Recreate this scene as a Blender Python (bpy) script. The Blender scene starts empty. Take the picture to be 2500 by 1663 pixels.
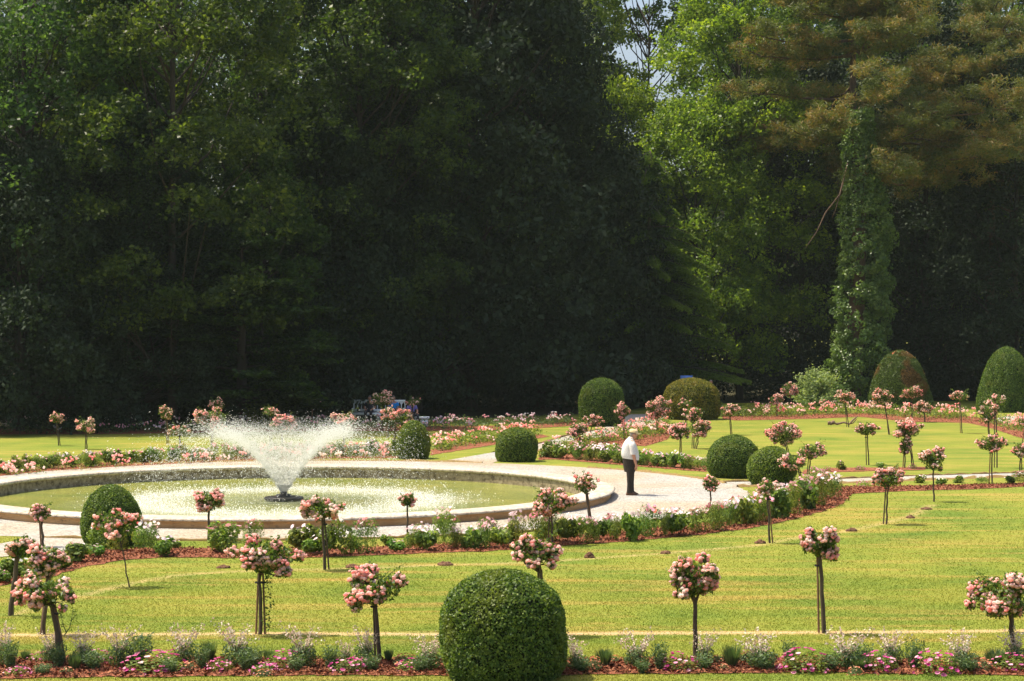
import bpy, math, random
import numpy as np
from mathutils import Vector, geometry

# ------------------------------------------------------------------ camera, world, sun
SC = bpy.context.scene
COL = SC.collection
F, CH, HY = 4600.0, 4.22, 820.0            # focal length in photo pixels, eye height, horizon row
cam = bpy.data.cameras.new('camera'); co = bpy.data.objects.new('camera', cam); COL.objects.link(co)
co.location = (0, 0, CH); co.rotation_euler = (math.radians(90), 0, 0)
cam.sensor_width = 36.0; cam.lens = F / 2500 * 36.0
cam.shift_y = -(831.5 - HY) / 2500
cam.clip_start = 0.5; cam.clip_end = 3000
SC.camera = co
SUNV = Vector((-0.49, 0.14, 1.12)).normalized()
w = bpy.data.worlds.new('World'); SC.world = w; w.use_nodes = True
nt = w.node_tree; bg = nt.nodes['Background']
sky = nt.nodes.new('ShaderNodeTexSky'); sky.sky_type = 'NISHITA'; sky.sun_disc = False
sky.sun_elevation = math.asin(SUNV.z); sky.sun_rotation = math.atan2(SUNV.x, SUNV.y)
sky.dust_density = 5.0; sky.ozone_density = 0.8; sky.air_density = 1.0
nt.links.new(sky.outputs[0], bg.inputs[0]); bg.inputs[1].default_value = 0.145
sl = bpy.data.lights.new('sun', 'SUN'); so = bpy.data.objects.new('sun', sl); COL.objects.link(so)
sl.energy = 4.6; sl.angle = math.radians(0.5); sl.color = (1.0, 0.90, 0.72)
so.rotation_euler = SUNV.to_track_quat('Z', 'Y').to_euler()
SC.view_settings.view_transform = 'Standard'; SC.view_settings.look = 'None'
SC.view_settings.exposure = 0.6; SC.view_settings.gamma = 1
SC.render.engine = 'CYCLES'
SC.cycles.max_bounces = 6; SC.cycles.transparent_max_bounces = 4
SC.cycles.diffuse_bounces = 3; SC.cycles.glossy_bounces = 2

rng = np.random.default_rng(7)
R = random.Random(11)

# ------------------------------------------------------------------ helpers
def gd(py, z=0.0): return F * (CH - z) / (py - HY)
def gp(px, py, z=0.0):
    d = gd(py, z); return ((px - 1250) / F * d, d)
def pxm(py): return (py - HY) / CH                       # photo px per metre at ground row py
def to_px(x, y): return 1250 + x / y * F, HY + F * CH / y

def tag(o, label=None, cat=None, group=None, kind=None):
    if label: o['label'] = label
    if cat: o['category'] = cat
    if group: o['group'] = group
    if kind: o['kind'] = kind
    return o

def empty(name, loc=(0, 0, 0), rz=0):
    o = bpy.data.objects.new(name, None); COL.objects.link(o)
    o.location = loc; o.rotation_euler = (0, 0, rz); o.empty_display_size = .2
    return o

class Geo:
    def __init__(s): s.v = []; s.f = []; s.a = []; s.n = 0; s.m = []
    def add(s, V, Fc, a=None, mi=0):
        V = np.asarray(V, float).reshape(-1, 3); Fc = np.asarray(Fc, int)
        s.v.append(V); s.f.append(Fc + s.n); s.n += len(V)
        if a is None: a = np.full(len(Fc), .5)
        s.a.append(np.broadcast_to(np.asarray(a, float), (len(Fc),))); s.m.append(np.full(len(Fc), mi))
        return s
    def mesh(s, name, mats, smooth=False):
        me = bpy.data.meshes.new(name)
        V = np.concatenate(s.v) if s.v else np.zeros((0, 3))
        me.vertices.add(len(V)); me.vertices.foreach_set('co', V.ravel().astype('f'))
        idx = np.concatenate([f.ravel() for f in s.f]); cnt = np.concatenate([np.full(len(f), f.shape[1]) for f in s.f])
        me.loops.add(len(idx)); me.loops.foreach_set('vertex_index', idx.astype('i'))
        me.polygons.add(len(cnt)); st = np.concatenate([[0], np.cumsum(cnt)[:-1]])
        me.polygons.foreach_set('loop_start', st.astype('i')); me.polygons.foreach_set('loop_total', cnt.astype('i'))
        me.polygons.foreach_set('material_index', np.concatenate(s.m).astype('i'))
        if smooth: me.polygons.foreach_set('use_smooth', np.ones(len(cnt), bool))
        at = me.attributes.new('v', 'FLOAT', 'FACE'); at.data.foreach_set('value', np.concatenate(s.a).astype('f'))
        for m in (mats if isinstance(mats, (list, tuple)) else [mats]): me.materials.append(m)
        me.update(calc_edges=True); me.validate()
        return me
    def obj(s, name, mats, parent=None, loc=(0, 0, 0), smooth=False):
        o = bpy.data.objects.new(name, s.mesh(name, mats, smooth)); COL.objects.link(o); o.location = loc
        if parent: o.parent = parent
        return o

def unit(V): return V / (np.linalg.norm(V, axis=1, keepdims=True) + 1e-9)
def rdir(n, g=rng): return unit(g.normal(size=(n, 3)))

def leaves(G, C, size, N=None, up=.3, asp=.55, g=rng, a=None, mi=0, fold=.25, six=False):
    """rhombus leaves at centres C, normals biased to N and up"""
    n = len(C); size = np.broadcast_to(size, (n,))[:, None]
    nn = g.normal(size=(n, 3)); nn[:, 2] += up
    if N is not None: nn = nn * .7 + N
    nn = unit(nn); t = unit(np.cross(nn, g.normal(size=(n, 3)))); b = np.cross(nn, t)
    L = t * size * .5; W = b * size * .5 * asp
    D = nn * size * fold * .3
    V = np.stack([C - L, C - W + D, C + L, C + W + D], 1).reshape(-1, 3)
    fi = np.arange(n)[:, None] * 4 + np.array([0, 1, 2, 3])
    G.add(V, fi, g.random(n) if a is None else a, mi)

def tube(G, pts, rad, seg=7, a=.5, mi=0, cap=True):
    pts = np.asarray(pts, float); rad = np.broadcast_to(rad, (len(pts),)); k = len(pts)
    T = np.gradient(pts, axis=0); T = unit(T)
    ref = np.array([0, 0, 1.]) if abs(T[0][2]) < .9 else np.array([1., 0, 0])
    A = unit(np.cross(T, ref)); B = np.cross(T, A)
    th = np.linspace(0, 2 * np.pi, seg, endpoint=False)
    V = pts[:, None] + rad[:, None, None] * (np.cos(th)[None, :, None] * A[:, None] + np.sin(th)[None, :, None] * B[:, None])
    i = np.arange(k - 1)[:, None] * seg; j = np.arange(seg)[None]
    f = np.stack([i + j, i + (j + 1) % seg, i + seg + (j + 1) % seg, i + seg + j], -1).reshape(-1, 4)
    G.add(V.reshape(-1, 3), f, a, mi)
    if cap:
        for ring, fl in ((0, -1), (k - 1, 1)):
            c = np.vstack([V[ring], pts[ring]])
            ff = np.array([[q, (q + 1) % seg, seg][::fl] for q in range(seg)])
            G.add(c, ff, a, mi)

def lathe(G, prof, seg=48, c=(0, 0, 0), a=.5, mi=0, wob=None):
    prof = np.asarray(prof, float); th = np.linspace(0, 2 * np.pi, seg, endpoint=False); k = len(prof)
    rr = prof[:, 0][:, None] * (1 + (wob(th)[None] if wob else th[None] * 0))
    V = np.stack([rr * np.cos(th), rr * np.sin(th), np.broadcast_to(prof[:, 1][:, None], rr.shape)], -1) + np.array(c)
    i = np.arange(k - 1)[:, None] * seg; j = np.arange(seg)[None]
    f = np.stack([i + j, i + (j + 1) % seg, i + seg + (j + 1) % seg, i + seg + j], -1).reshape(-1, 4)
    G.add(V.reshape(-1, 3), f, a, mi)

def box(G, c, s, a=.5, mi=0, rz=0, rx=0):
    c = np.array(c, float); s = np.array(s, float) / 2
    V = np.array([[x, y, z] for x in (-1, 1) for y in (-1, 1) for z in (-1, 1)]) * s
    if rx:
        cr, sr = math.cos(rx), math.sin(rx); V = V @ np.array([[1, 0, 0], [0, cr, sr], [0, -sr, cr]])
    if rz:
        cr, sr = math.cos(rz), math.sin(rz); V = V @ np.array([[cr, sr, 0], [-sr, cr, 0], [0, 0, 1]])
    G.add(V + c, [[0, 1, 3, 2], [4, 6, 7, 5], [0, 4, 5, 1], [2, 3, 7, 6], [0, 2, 6, 4], [1, 5, 7, 3]], a, mi)

def ico(sub=1):
    t = (1 + 5 ** .5) / 2
    V = unit(np.array([[-1, t, 0], [1, t, 0], [-1, -t, 0], [1, -t, 0], [0, -1, t], [0, 1, t], [0, -1, -t], [0, 1, -t], [t, 0, -1], [t, 0, 1], [-t, 0, -1], [-t, 0, 1]], float))
    Fc = [[0, 11, 5], [0, 5, 1], [0, 1, 7], [0, 7, 10], [0, 10, 11], [1, 5, 9], [5, 11, 4], [11, 10, 2], [10, 7, 6], [7, 1, 8], [3, 9, 4], [3, 4, 2], [3, 2, 6], [3, 6, 8], [3, 8, 9], [4, 9, 5], [2, 4, 11], [6, 2, 10], [8, 6, 7], [9, 8, 1]]
    V = list(map(tuple, V))
    for _ in range(sub):
        cache = {}; nf = []
        def mid(a, b):
            k = (min(a, b), max(a, b))
            if k not in cache:
                m = (np.array(V[a]) + np.array(V[b])) / 2; m /= np.linalg.norm(m); cache[k] = len(V); V.append(tuple(m))
            return cache[k]
        for a, b, c in Fc:
            x, y, z = mid(a, b), mid(b, c), mid(c, a); nf += [[a, x, z], [b, y, x], [c, z, y], [x, y, z]]
        Fc = nf
    return np.array(V), np.array(Fc)
ICO0, ICO1, ICO2, ICO3 = ico(0), ico(1), ico(2), ico(3)

def blobs(G, C, r, tpl=ICO1, a=None, g=rng, rough=.22, sq=1.0, mi=0):
    """many small rosettes: a roughened sphere at each centre"""
    n = len(C); tv, tf = tpl; r = np.broadcast_to(r, (n,))
    k = 1 + rough * g.normal(size=(n, len(tv), 1))
    V = C[:, None] + tv[None] * k * r[:, None, None] * np.array([1, 1, sq])
    f = tf[None] + (np.arange(n) * len(tv))[:, None, None]
    aa = np.repeat(g.random(n) if a is None else a, len(tf)) + g.normal(size=n * len(tf)) * .10
    G.add(V.reshape(-1, 3), f.reshape(-1, 3), aa, mi)

# ------------------------------------------------------------------ materials
def newmat(name):
    m = bpy.data.materials.new(name); m.use_nodes = True; t = m.node_tree; t.nodes.clear()
    out = t.nodes.new('ShaderNodeOutputMaterial'); p = t.nodes.new('ShaderNodeBsdfPrincipled')
    t.links.new(p.outputs[0], out.inputs[0]); return m, t, p, out
def N(t, k, **kw):
    n = t.nodes.new(k)
    for a, b in kw.items(): setattr(n, a, b)
    return n
def ramp(t, fac, stops):
    r = N(t, 'ShaderNodeValToRGB'); e = r.color_ramp.elements
    while len(e) > 1: e.remove(e[-1])
    e[0].position = stops[0][0]; e[0].color = (*stops[0][1], 1)
    for p, c in stops[1:]:
        q = e.new(p); q.color = (*c, 1)
    t.links.new(fac, r.inputs[0]); return r.outputs[0]
def noise(t, scale, detail=4, rough=.55, vec=None, dist=0):
    n = N(t, 'ShaderNodeTexNoise'); n.inputs['Scale'].default_value = scale; n.inputs['Detail'].default_value = detail
    n.inputs['Roughness'].default_value = rough; n.inputs['Distortion'].default_value = dist
    if vec is not None: t.links.new(vec, n.inputs['Vector'])
    return n.outputs[0]
def wpos(t, sc=(1, 1, 1)):
    g = N(t, 'ShaderNodeNewGeometry'); m = N(t, 'ShaderNodeVectorMath', operation='MULTIPLY'); m.inputs[1].default_value = sc
    t.links.new(g.outputs['Position'], m.inputs[0]); return m.outputs[0]
def mix(t, fac, a, b, mode='MIX'):
    m = N(t, 'ShaderNodeMix', data_type='RGBA', blend_type=mode)
    for i, v in ((0, fac), (6, a), (7, b)):
        if isinstance(v, (int, float)): m.inputs[i].default_value = v
        elif isinstance(v, tuple): m.inputs[i].default_value = (*v, 1)
        else: t.links.new(v, m.inputs[i])
    return m.outputs[2]
def bump(t, p, h, s=.3, d=.05):
    b = N(t, 'ShaderNodeBump'); b.inputs['Strength'].default_value = s; b.inputs['Distance'].default_value = d
    t.links.new(h, b.inputs['Height']); t.links.new(b.outputs[0], p.inputs['Normal'])

def leafmat(name, stops, transl=.35, rough=.55, objtint=False, patch=None, trcol=None, spec=.35):
    m, t, p, out = newmat(name)
    at = N(t, 'ShaderNodeAttribute', attribute_name='v')
    c = ramp(t, at.outputs['Fac'], stops)
    if patch:                                                    # large clumps of another colour
        f = ramp(t, noise(t, patch[0], 3, .5, wpos(t)), [(patch[1], (0, 0, 0)), (patch[2], (1, 1, 1))])
        c = mix(t, f, c, patch[3])
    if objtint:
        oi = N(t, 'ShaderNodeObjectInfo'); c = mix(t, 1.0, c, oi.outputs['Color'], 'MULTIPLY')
    t.links.new(c, p.inputs['Base Color']); p.inputs['Roughness'].default_value = rough
    p.inputs['Specular IOR Level'].default_value = spec
    if transl:
        tr = N(t, 'ShaderNodeBsdfTranslucent'); ms = N(t, 'ShaderNodeMixShader'); ms.inputs[0].default_value = transl
        t.links.new(mix(t, 1.0, c, trcol or (1.5, 1.5, .7), 'MULTIPLY'), tr.inputs[0])
        t.links.new(p.outputs[0], ms.inputs[1]); t.links.new(tr.outputs[0], ms.inputs[2]); t.links.new(ms.outputs[0], out.inputs[0])
    return m

M = {}
M['tree'] = leafmat('tree_leaves', [(0, (.018, .042, .013)), (.5, (.048, .088, .020)), (1, (.14, .20, .04))], .5, .45, objtint=True, spec=.35)
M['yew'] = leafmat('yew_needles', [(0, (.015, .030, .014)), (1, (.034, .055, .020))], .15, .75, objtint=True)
M['pine'] = leafmat('pine_needles', [(0, (.05, .08, .02)), (.55, (.12, .14, .032)), (.72, (.20, .145, .04)), (1, (.30, .19, .06))], .35)
M['ivy'] = leafmat('ivy_leaves', [(0, (.05, .10, .025)), (.6, (.115, .195, .04)), (1, (.27, .35, .11))], .42, .4, spec=.5)
M['shrub'] = leafmat('pale_shrub_leaves', [(0, (.14, .21, .08)), (1, (.36, .44, .19))], .4)
M['box'] = leafmat('clipped_box_leaves', [(0, (.035, .075, .014)), (.5, (.090, .160, .026)), (1, (.22, .29, .06))], .35, .5, objtint=True, patch=(1.6, .52, .70, (.16, .20, .035)))
M['boxorange'] = leafmat('scorched_box_leaves', [(0, (.035, .075, .014)), (1, (.10, .17, .03))], .3, .5, objtint=True, patch=(.55, .52, .60, (.15, .10, .035)))
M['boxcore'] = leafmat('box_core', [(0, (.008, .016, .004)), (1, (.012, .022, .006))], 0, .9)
M['roseleaf'] = leafmat('rose_leaves', [(0, (.045, .095, .016)), (.6, (.11, .18, .03)), (1, (.24, .28, .06))], .38, .45)
M['rose'] = leafmat('rose_petals', [(0, (.95, .45, .42)), (.25, (.98, .62, .58)), (.6, (.99, .78, .72)), (1, (1, .94, .88))], .62, .6, trcol=(1.12, 1.0, 1.0), spec=.2)
M['plantleaf'] = leafmat('bedding_leaves', [(0, (.06, .11, .018)), (.6, (.15, .22, .035)), (1, (.30, .36, .08))], .42, objtint=True)
M['bloom'] = leafmat('bedding_petals', [(0, (.90, .86, .80)), (.30, (.88, .80, .74)), (.32, (.86, .50, .52)), (.62, (.84, .38, .48)), (.64, (.72, .12, .10)), (.70, (.85, .28, .16)), (.72, (.80, .62, .70)), (1, (.88, .74, .78))], .3, .6, trcol=(1, .9, .9))
M['petunia'] = leafmat('petunia_petals', [(0, (.50, .03, .22)), (.35, (.66, .08, .32)), (.6, (.80, .30, .48)), (1, (.88, .58, .62))], .3, .6, trcol=(1, .7, .9))
M['coral'] = leafmat('coral_petals', [(0, (.45, .10, .06)), (.5, (.75, .28, .14)), (1, (.85, .50, .32))], .3, .6, trcol=(1, .8, .6))
M['gaura'] = leafmat('small_white_petals', [(0, (.50, .30, .24)), (.3, (.66, .54, .42)), (1, (.82, .74, .60))], .3, .6, trcol=(1, .9, .9))
M['coolleaf'] = leafmat('grey_green_leaves', [(0, (.05, .10, .04)), (1, (.16, .23, .09))], .35)

def barkmat(name, a, b, sc=12):
    m, t, p, o = newmat(name)
    c = ramp(t, noise(t, sc, 5, .6, wpos(t, (1, 1, .25))), [(.3, a), (.7, b)])
    t.links.new(c, p.inputs['Base Color']); p.inputs['Roughness'].default_value = .85
    bump(t, p, noise(t, sc * 2, 4, .6, wpos(t, (1, 1, .2))), .5, .02); return m
M['bark'] = barkmat('tree_bark', (.022, .016, .012), (.05, .034, .025), 3)
M['pinebark'] = barkmat('pine_bark', (.06, .035, .022), (.13, .075, .045), 3)
M['rosestem'] = barkmat('rose_stem_bark', (.045, .03, .02), (.12, .085, .05), 20)
M['stake'] = barkmat('wooden_stake', (.14, .07, .035), (.30, .17, .09), 16)
M['deadwood'] = barkmat('dead_wood', (.12, .07, .045), (.30, .20, .14), 15)
M['greenstem'] = barkmat('green_stems', (.05, .09, .02), (.11, .14, .04), 25)

def grass_color(t, dry=None):
    P = wpos(t, (.35, 2.6, 1)); Q = wpos(t)
    streak = noise(t, .55, 5, .62, P); patch = noise(t, .33, 4, .6, Q)
    c = ramp(t, patch, [(.32, (.115, .175, .026)), (.52, (.195, .222, .034)), (.72, (.265, .252, .048))])
    s = ramp(t, streak, [(.50, (0, 0, 0)), (.66, (1, 1, 1))])
    c = mix(t, N_mul(t, s, .55), c, (.42, .27, .085))
    blo = ramp(t, noise(t, .9, 4, .65, wpos(t, (.5, 1.8, 1))), [(.60, (0, 0, 0)), (.70, (1, 1, 1))])
    c = mix(t, N_mul(t, blo, .4), c, (.46, .28, .10))
    if dry is not None: c = mix(t, dry, c, (.55, .36, .20))
    return c
def N_mul(t, a, k):
    m = N(t, 'ShaderNodeMath', operation='MULTIPLY'); t.links.new(a, m.inputs[0]); m.inputs[1].default_value = k; return m.outputs[0]

m, t, p, o = newmat('mown_grass')
at = N(t, 'ShaderNodeAttribute', attribute_name='dry')
dn = N(t, 'ShaderNodeMath', operation='MULTIPLY_ADD'); t.links.new(noise(t, 7, 4, .7, wpos(t)), dn.inputs[0]); dn.inputs[1].default_value = 3.2
sub = N(t, 'ShaderNodeMath', operation='SUBTRACT'); t.links.new(at.outputs['Fac'], sub.inputs[0]); sub.inputs[1].default_value = 1.55
t.links.new(sub.outputs[0], dn.inputs[2])
dm = N(t, 'ShaderNodeMath', operation='MULTIPLY'); dm.use_clamp = True; t.links.new(dn.outputs[0], dm.inputs[0]); t.links.new(at.outputs['Fac'], dm.inputs[1])
c = grass_color(t, dm.outputs[0])
fine = noise(t, 26, 3, .7, wpos(t))
c = mix(t, 1.0, c, ramp(t, fine, [(.3, (.62, .66, .58)), (.5, (.92, .95, .88)), (.7, (1.28, 1.24, 1.18))]), 'MULTIPLY')
t.links.new(c, p.inputs['Base Color']); p.inputs['Roughness'].default_value = .9; p.inputs['Specular IOR Level'].default_value = .1
bump(t, p, noise(t, 40, 4, .7, wpos(t)), .7, .03); M['lawn'] = m

m, t, p, o = newmat('grass_blades')
at = N(t, 'ShaderNodeAttribute', attribute_name='v')
c = mix(t, 1.0, grass_color(t), ramp(t, at.outputs['Fac'], [(0, (1.15, 1.2, 1.05)), (.6, (1.38, 1.36, 1.22)), (1, (1.75, 1.65, 1.5))]), 'MULTIPLY')
tr = N(t, 'ShaderNodeBsdfTranslucent'); ms = N(t, 'ShaderNodeMixShader'); ms.inputs[0].default_value = .35
t.links.new(c, p.inputs['Base Color']); t.links.new(c, tr.inputs[0]); p.inputs['Roughness'].default_value = .7; p.inputs['Specular IOR Level'].default_value = .2
t.links.new(p.outputs[0], ms.inputs[1]); t.links.new(tr.outputs[0], ms.inputs[2]); t.links.new(ms.outputs[0], o.inputs[0]); M['blades'] = m

HAZE_LIFT = 0.00013
def simple(name, stops, sc, bs=.4, bd=.02, rough=.9, det=5, vor=False):
    m, t, p, o = newmat(name)
    if vor:
        v = N(t, 'ShaderNodeTexVoronoi'); v.inputs['Scale'].default_value = sc; t.links.new(wpos(t), v.inputs['Vector'])
        sep = N(t, 'ShaderNodeSeparateColor'); t.links.new(v.outputs['Color'], sep.inputs[0]); f = sep.outputs[0]
    else: f = noise(t, sc, det, .7, wpos(t))
    t.links.new(ramp(t, f, stops), p.inputs['Base Color']); p.inputs['Roughness'].default_value = rough; p.inputs['Specular IOR Level'].default_value = .2
    bump(t, p, noise(t, sc * 1.5, 3, .6, wpos(t)), bs, bd); return m
M['mulch'] = simple('red_bark_mulch', [(0, (.05, .018, .010)), (.35, (.17, .055, .028)), (.7, (.30, .10, .05)), (1, (.42, .19, .10))], 34, .8, .03, vor=True)
M['soil'] = simple('crumbly_soil', [(.3, (.07, .035, .02)), (.7, (.24, .13, .075))], 22, .8, .03)
M['edge'] = simple('turf_edge', [(.3, (.14, .085, .035)), (.55, (.24, .16, .06)), (.75, (.20, .20, .05))], 14, .6, .03)
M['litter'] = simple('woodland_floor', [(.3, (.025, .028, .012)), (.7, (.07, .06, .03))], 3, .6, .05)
m, t, p, o = newmat('pale_gravel')
v = N(t, 'ShaderNodeTexVoronoi'); v.inputs['Scale'].default_value = 28; t.links.new(wpos(t), v.inputs['Vector'])
sep = N(t, 'ShaderNodeSeparateColor'); t.links.new(v.outputs['Color'], sep.inputs[0])
c = ramp(t, sep.outputs[0], [(0, (.19, .185, .17)), (.4, (.345, .338, .315)), (1, (.53, .525, .50))])
worn = ramp(t, noise(t, .25, 3, .5, wpos(t)), [(.42, (.96, .95, .93)), (.62, (.98, .83, .64))])
mot = ramp(t, noise(t, 1.7, 5, .7, wpos(t, (.5, 1.6, 1))), [(.35, (.80, .79, .77)), (.65, (1, 1, 1))])
t.links.new(mix(t, 1.0, mix(t, 1.0, c, worn, 'MULTIPLY'), mot, 'MULTIPLY'), p.inputs['Base Color']); p.inputs['Roughness'].default_value = .9
bump(t, p, v.outputs['Distance'], .6, .02); M['gravel'] = m
# stone of the basin
m, t, p, o = newmat('lichened_coping_stone')
c = ramp(t, noise(t, 2.0, 5, .7, wpos(t)), [(.3, (.42, .34, .25)), (.6, (.58, .52, .43))])
li = ramp(t, noise(t, 9, 6, .8, wpos(t)), [(.47, (0, 0, 0)), (.60, (1, 1, 1))])
c = mix(t, N_mul(t, li, .75), c, (.13, .10, .07))
t.links.new(c, p.inputs['Base Color']); p.inputs['Roughness'].default_value = .85; bump(t, p, noise(t, 25, 4, .7, wpos(t)), .5, .02); M['coping'] = m
m, t, p, o = newmat('stained_basin_wall')
c = ramp(t, noise(t, 1.3, 5, .7, wpos(t, (1, 1, 4))), [(.3, (.46, .24, .09)), (.7, (.66, .42, .20))])
li = ramp(t, noise(t, 6, 5, .75, wpos(t)), [(.55, (0, 0, 0)), (.68, (1, 1, 1))])
c = mix(t, N_mul(t, li, .5), c, (.12, .085, .05))
t.links.new(c, p.inputs['Base Color']); p.inputs['Roughness'].default_value = .85; bump(t, p, noise(t, 18, 4, .7, wpos(t)), .5, .02); M['wall'] = m
M['innerwall'] = simple('mottled_inner_wall', [(.35, (.09, .07, .04)), (.5, (.26, .21, .13)), (.7, (.40, .34, .23))], 7, .6, .02)

PC = (-6.03, 49.8)                                             # pond centre
m, t, p, o = newmat('pond_water')
P = wpos(t)
sb = N(t, 'ShaderNodeVectorMath', operation='SUBTRACT'); t.links.new(P, sb.inputs[0]); sb.inputs[1].default_value = (PC[0], PC[1], -.13)
ln = N(t, 'ShaderNodeVectorMath', operation='LENGTH'); t.links.new(sb.outputs[0], ln.inputs[0])
nz = noise(t, 1.1, 5, .7, wpos(t, (1, .7, 1))); ad = N(t, 'ShaderNodeMath', operation='MULTIPLY_ADD'); t.links.new(nz, ad.inputs[0]); ad.inputs[1].default_value = 2.4
t.links.new(ln.outputs['Value'], ad.inputs[2])
dv = N(t, 'ShaderNodeMath', operation='DIVIDE'); t.links.new(ad.outputs[0], dv.inputs[0]); dv.inputs[1].default_value = 10.0
ring = ramp(t, dv.outputs[0], [(.16, (.25, .25, .25)), (.34, (.08, .08, .08)), (.43, (.40, .40, .40)), (.51, (.62, .62, .62)), (.60, (.14, .14, .14)), (.70, (.01, .01, .01)), (1, (0, 0, 0))])
froth = ramp(t, noise(t, 14, 4, .75, wpos(t, (1, .5, 1))), [(.38, (0, 0, 0)), (.62, (1, 1, 1))])
fm = N(t, 'ShaderNodeMath', operation='MULTIPLY'); t.links.new(ring, fm.inputs[0]); t.links.new(froth, fm.inputs[1])
fa = N(t, 'ShaderNodeMath', operation='MULTIPLY_ADD'); fa.use_clamp = True; t.links.new(ring, fa.inputs[0]); fa.inputs[1].default_value = .30; t.links.new(fm.outputs[0], fa.inputs[2])
glint = ramp(t, noise(t, 22, 2, .6, wpos(t, (1, .6, 1))), [(.70, (0, 0, 0)), (.73, (1, 1, 1))])  # painted sparkle: white glints put into the water colour
fb = N(t, 'ShaderNodeMath', operation='MULTIPLY_ADD'); fb.use_clamp = True; t.links.new(glint, fb.inputs[0]); fb.inputs[1].default_value = .6; t.links.new(fa.outputs[0], fb.inputs[2])
olive = ramp(t, noise(t, .5, 4, .6, wpos(t)), [(.35, (.195, .235, .05)), (.65, (.30, .30, .065))])
t.links.new(mix(t, fb.outputs[0], olive, (.85, .86, .80)), p.inputs['Base Color'])
p.inputs['Roughness'].default_value = .14; p.inputs['Specular IOR Level'].default_value = .5
bump(t, p, noise(t, 5, 5, .7, wpos(t, (1, .6, 1))), .5, .06); M['water'] = m

m, t, p, o = newmat('falling_water'); p.inputs['Base Color'].default_value = (.93, .94, .92, 1); p.inputs['Roughness'].default_value = .25
tr = N(t, 'ShaderNodeBsdfTranslucent'); tr.inputs[0].default_value = (.95, .96, .93, 1); ms = N(t, 'ShaderNodeMixShader'); ms.inputs[0].default_value = .5
t.links.new(p.outputs[0], ms.inputs[1]); t.links.new(tr.outputs[0], ms.inputs[2]); t.links.new(ms.outputs[0], o.inputs[0]); M['spray'] = m

def plain(name, c, rough=.8, sc=30, var=.25, sheen=0):
    m, t, p, o = newmat(name)
    cc = ramp(t, noise(t, sc, 4, .6, wpos(t)), [(.3, tuple(x * (1 - var) for x in c)), (.7, tuple(min(1, x * (1 + var)) for x in c))])
    t.links.new(cc, p.inputs['Base Color']); p.inputs['Roughness'].default_value = rough; p.inputs['Specular IOR Level'].default_value = .25
    return m
M['skin'] = plain('skin', (.50, .25, .16), .6, 8, .08)
M['shirt'] = plain('white_checked_shirt', (.66, .64, .62), .85, 34, .16)
M['trousers'] = plain('dark_brown_trousers', (.035, .028, .022), .9, 20, .3)
M['shoe'] = plain('brown_leather', (.13, .065, .035), .6)
M['cap'] = plain('cream_cap', (.72, .56, .30), .85)
M['hair'] = plain('grey_hair', (.22, .19, .17), .8)
M['blueshirt'] = plain('bright_blue_cloth', (.02, .28, .75), .85)
M['purpleshirt'] = plain('violet_blue_cloth', (.16, .15, .42), .85)
M['darkcloth'] = plain('dark_cloth', (.03, .03, .04), .9)
M['white'] = plain('white_painted_wood', (.86, .89, .88), .5, 6, .06)
M['iron'] = plain('wet_black_metal', (.05, .045, .04), .35, 12, .4)
M['sign'] = plain('blue_painted_board', (.10, .22, .60), .6, 4, .1)
M['water_hatch'] = M['iron']

# ------------------------------------------------------------------ ground outlines (photo rows turned into ground positions)
def dens(poly, step=.35, jit=.0, closed=True, seed=1):
    g = np.random.default_rng(seed); P = [np.array(q, float) for q in poly]; out = []
    n = len(P)
    for i in range(n if closed else n - 1):
        a, b = P[i], P[(i + 1) % n]; k = max(1, int(np.linalg.norm(b - a) / step))
        for j in range(k): out.append(a + (b - a) * j / k)
    if not closed: out.append(P[-1])
    out = np.array(out)
    if jit: out = out + g.normal(size=out.shape) * jit
    return out
def smooth_poly(P, it=2):
    P = np.asarray(P, float)
    for _ in range(it):
        Q = []
        for i in range(len(P)):
            a, b = P[i], P[(i + 1) % len(P)]; Q += [a * .75 + b * .25, a * .25 + b * .75]
        P = np.array(Q)
    return P
def pxpoly(L): return [gp(*q) for q in L]
def sheet(name, poly, z, mat, kind='structure'):
    P = [Vector((x, y, 0)) for x, y in poly]
    tris = geometry.tessellate_polygon([P])
    V = np.array([[x, y, z] for x, y in poly]); G = Geo(); f = np.array(tris)
    a, b, c = V[f[:, 0]], V[f[:, 1]], V[f[:, 2]]
    fl = np.cross(b - a, c - a)[:, 2] < 0; f[fl] = f[fl][:, ::-1]
    G.add(V, f); return G, name, mat
def inpoly(px, py, poly):
    poly = np.asarray(poly, float); n = len(poly); ins = np.zeros(len(px), bool); j = n - 1
    for i in range(n):
        xi, yi = poly[i]; xj, yj = poly[j]
        c = ((yi > py) != (yj > py)) & (px < (xj - xi) * (py - yi) / (yj - yi + 1e-12) + xi); ins ^= c; j = i
    return ins

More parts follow.
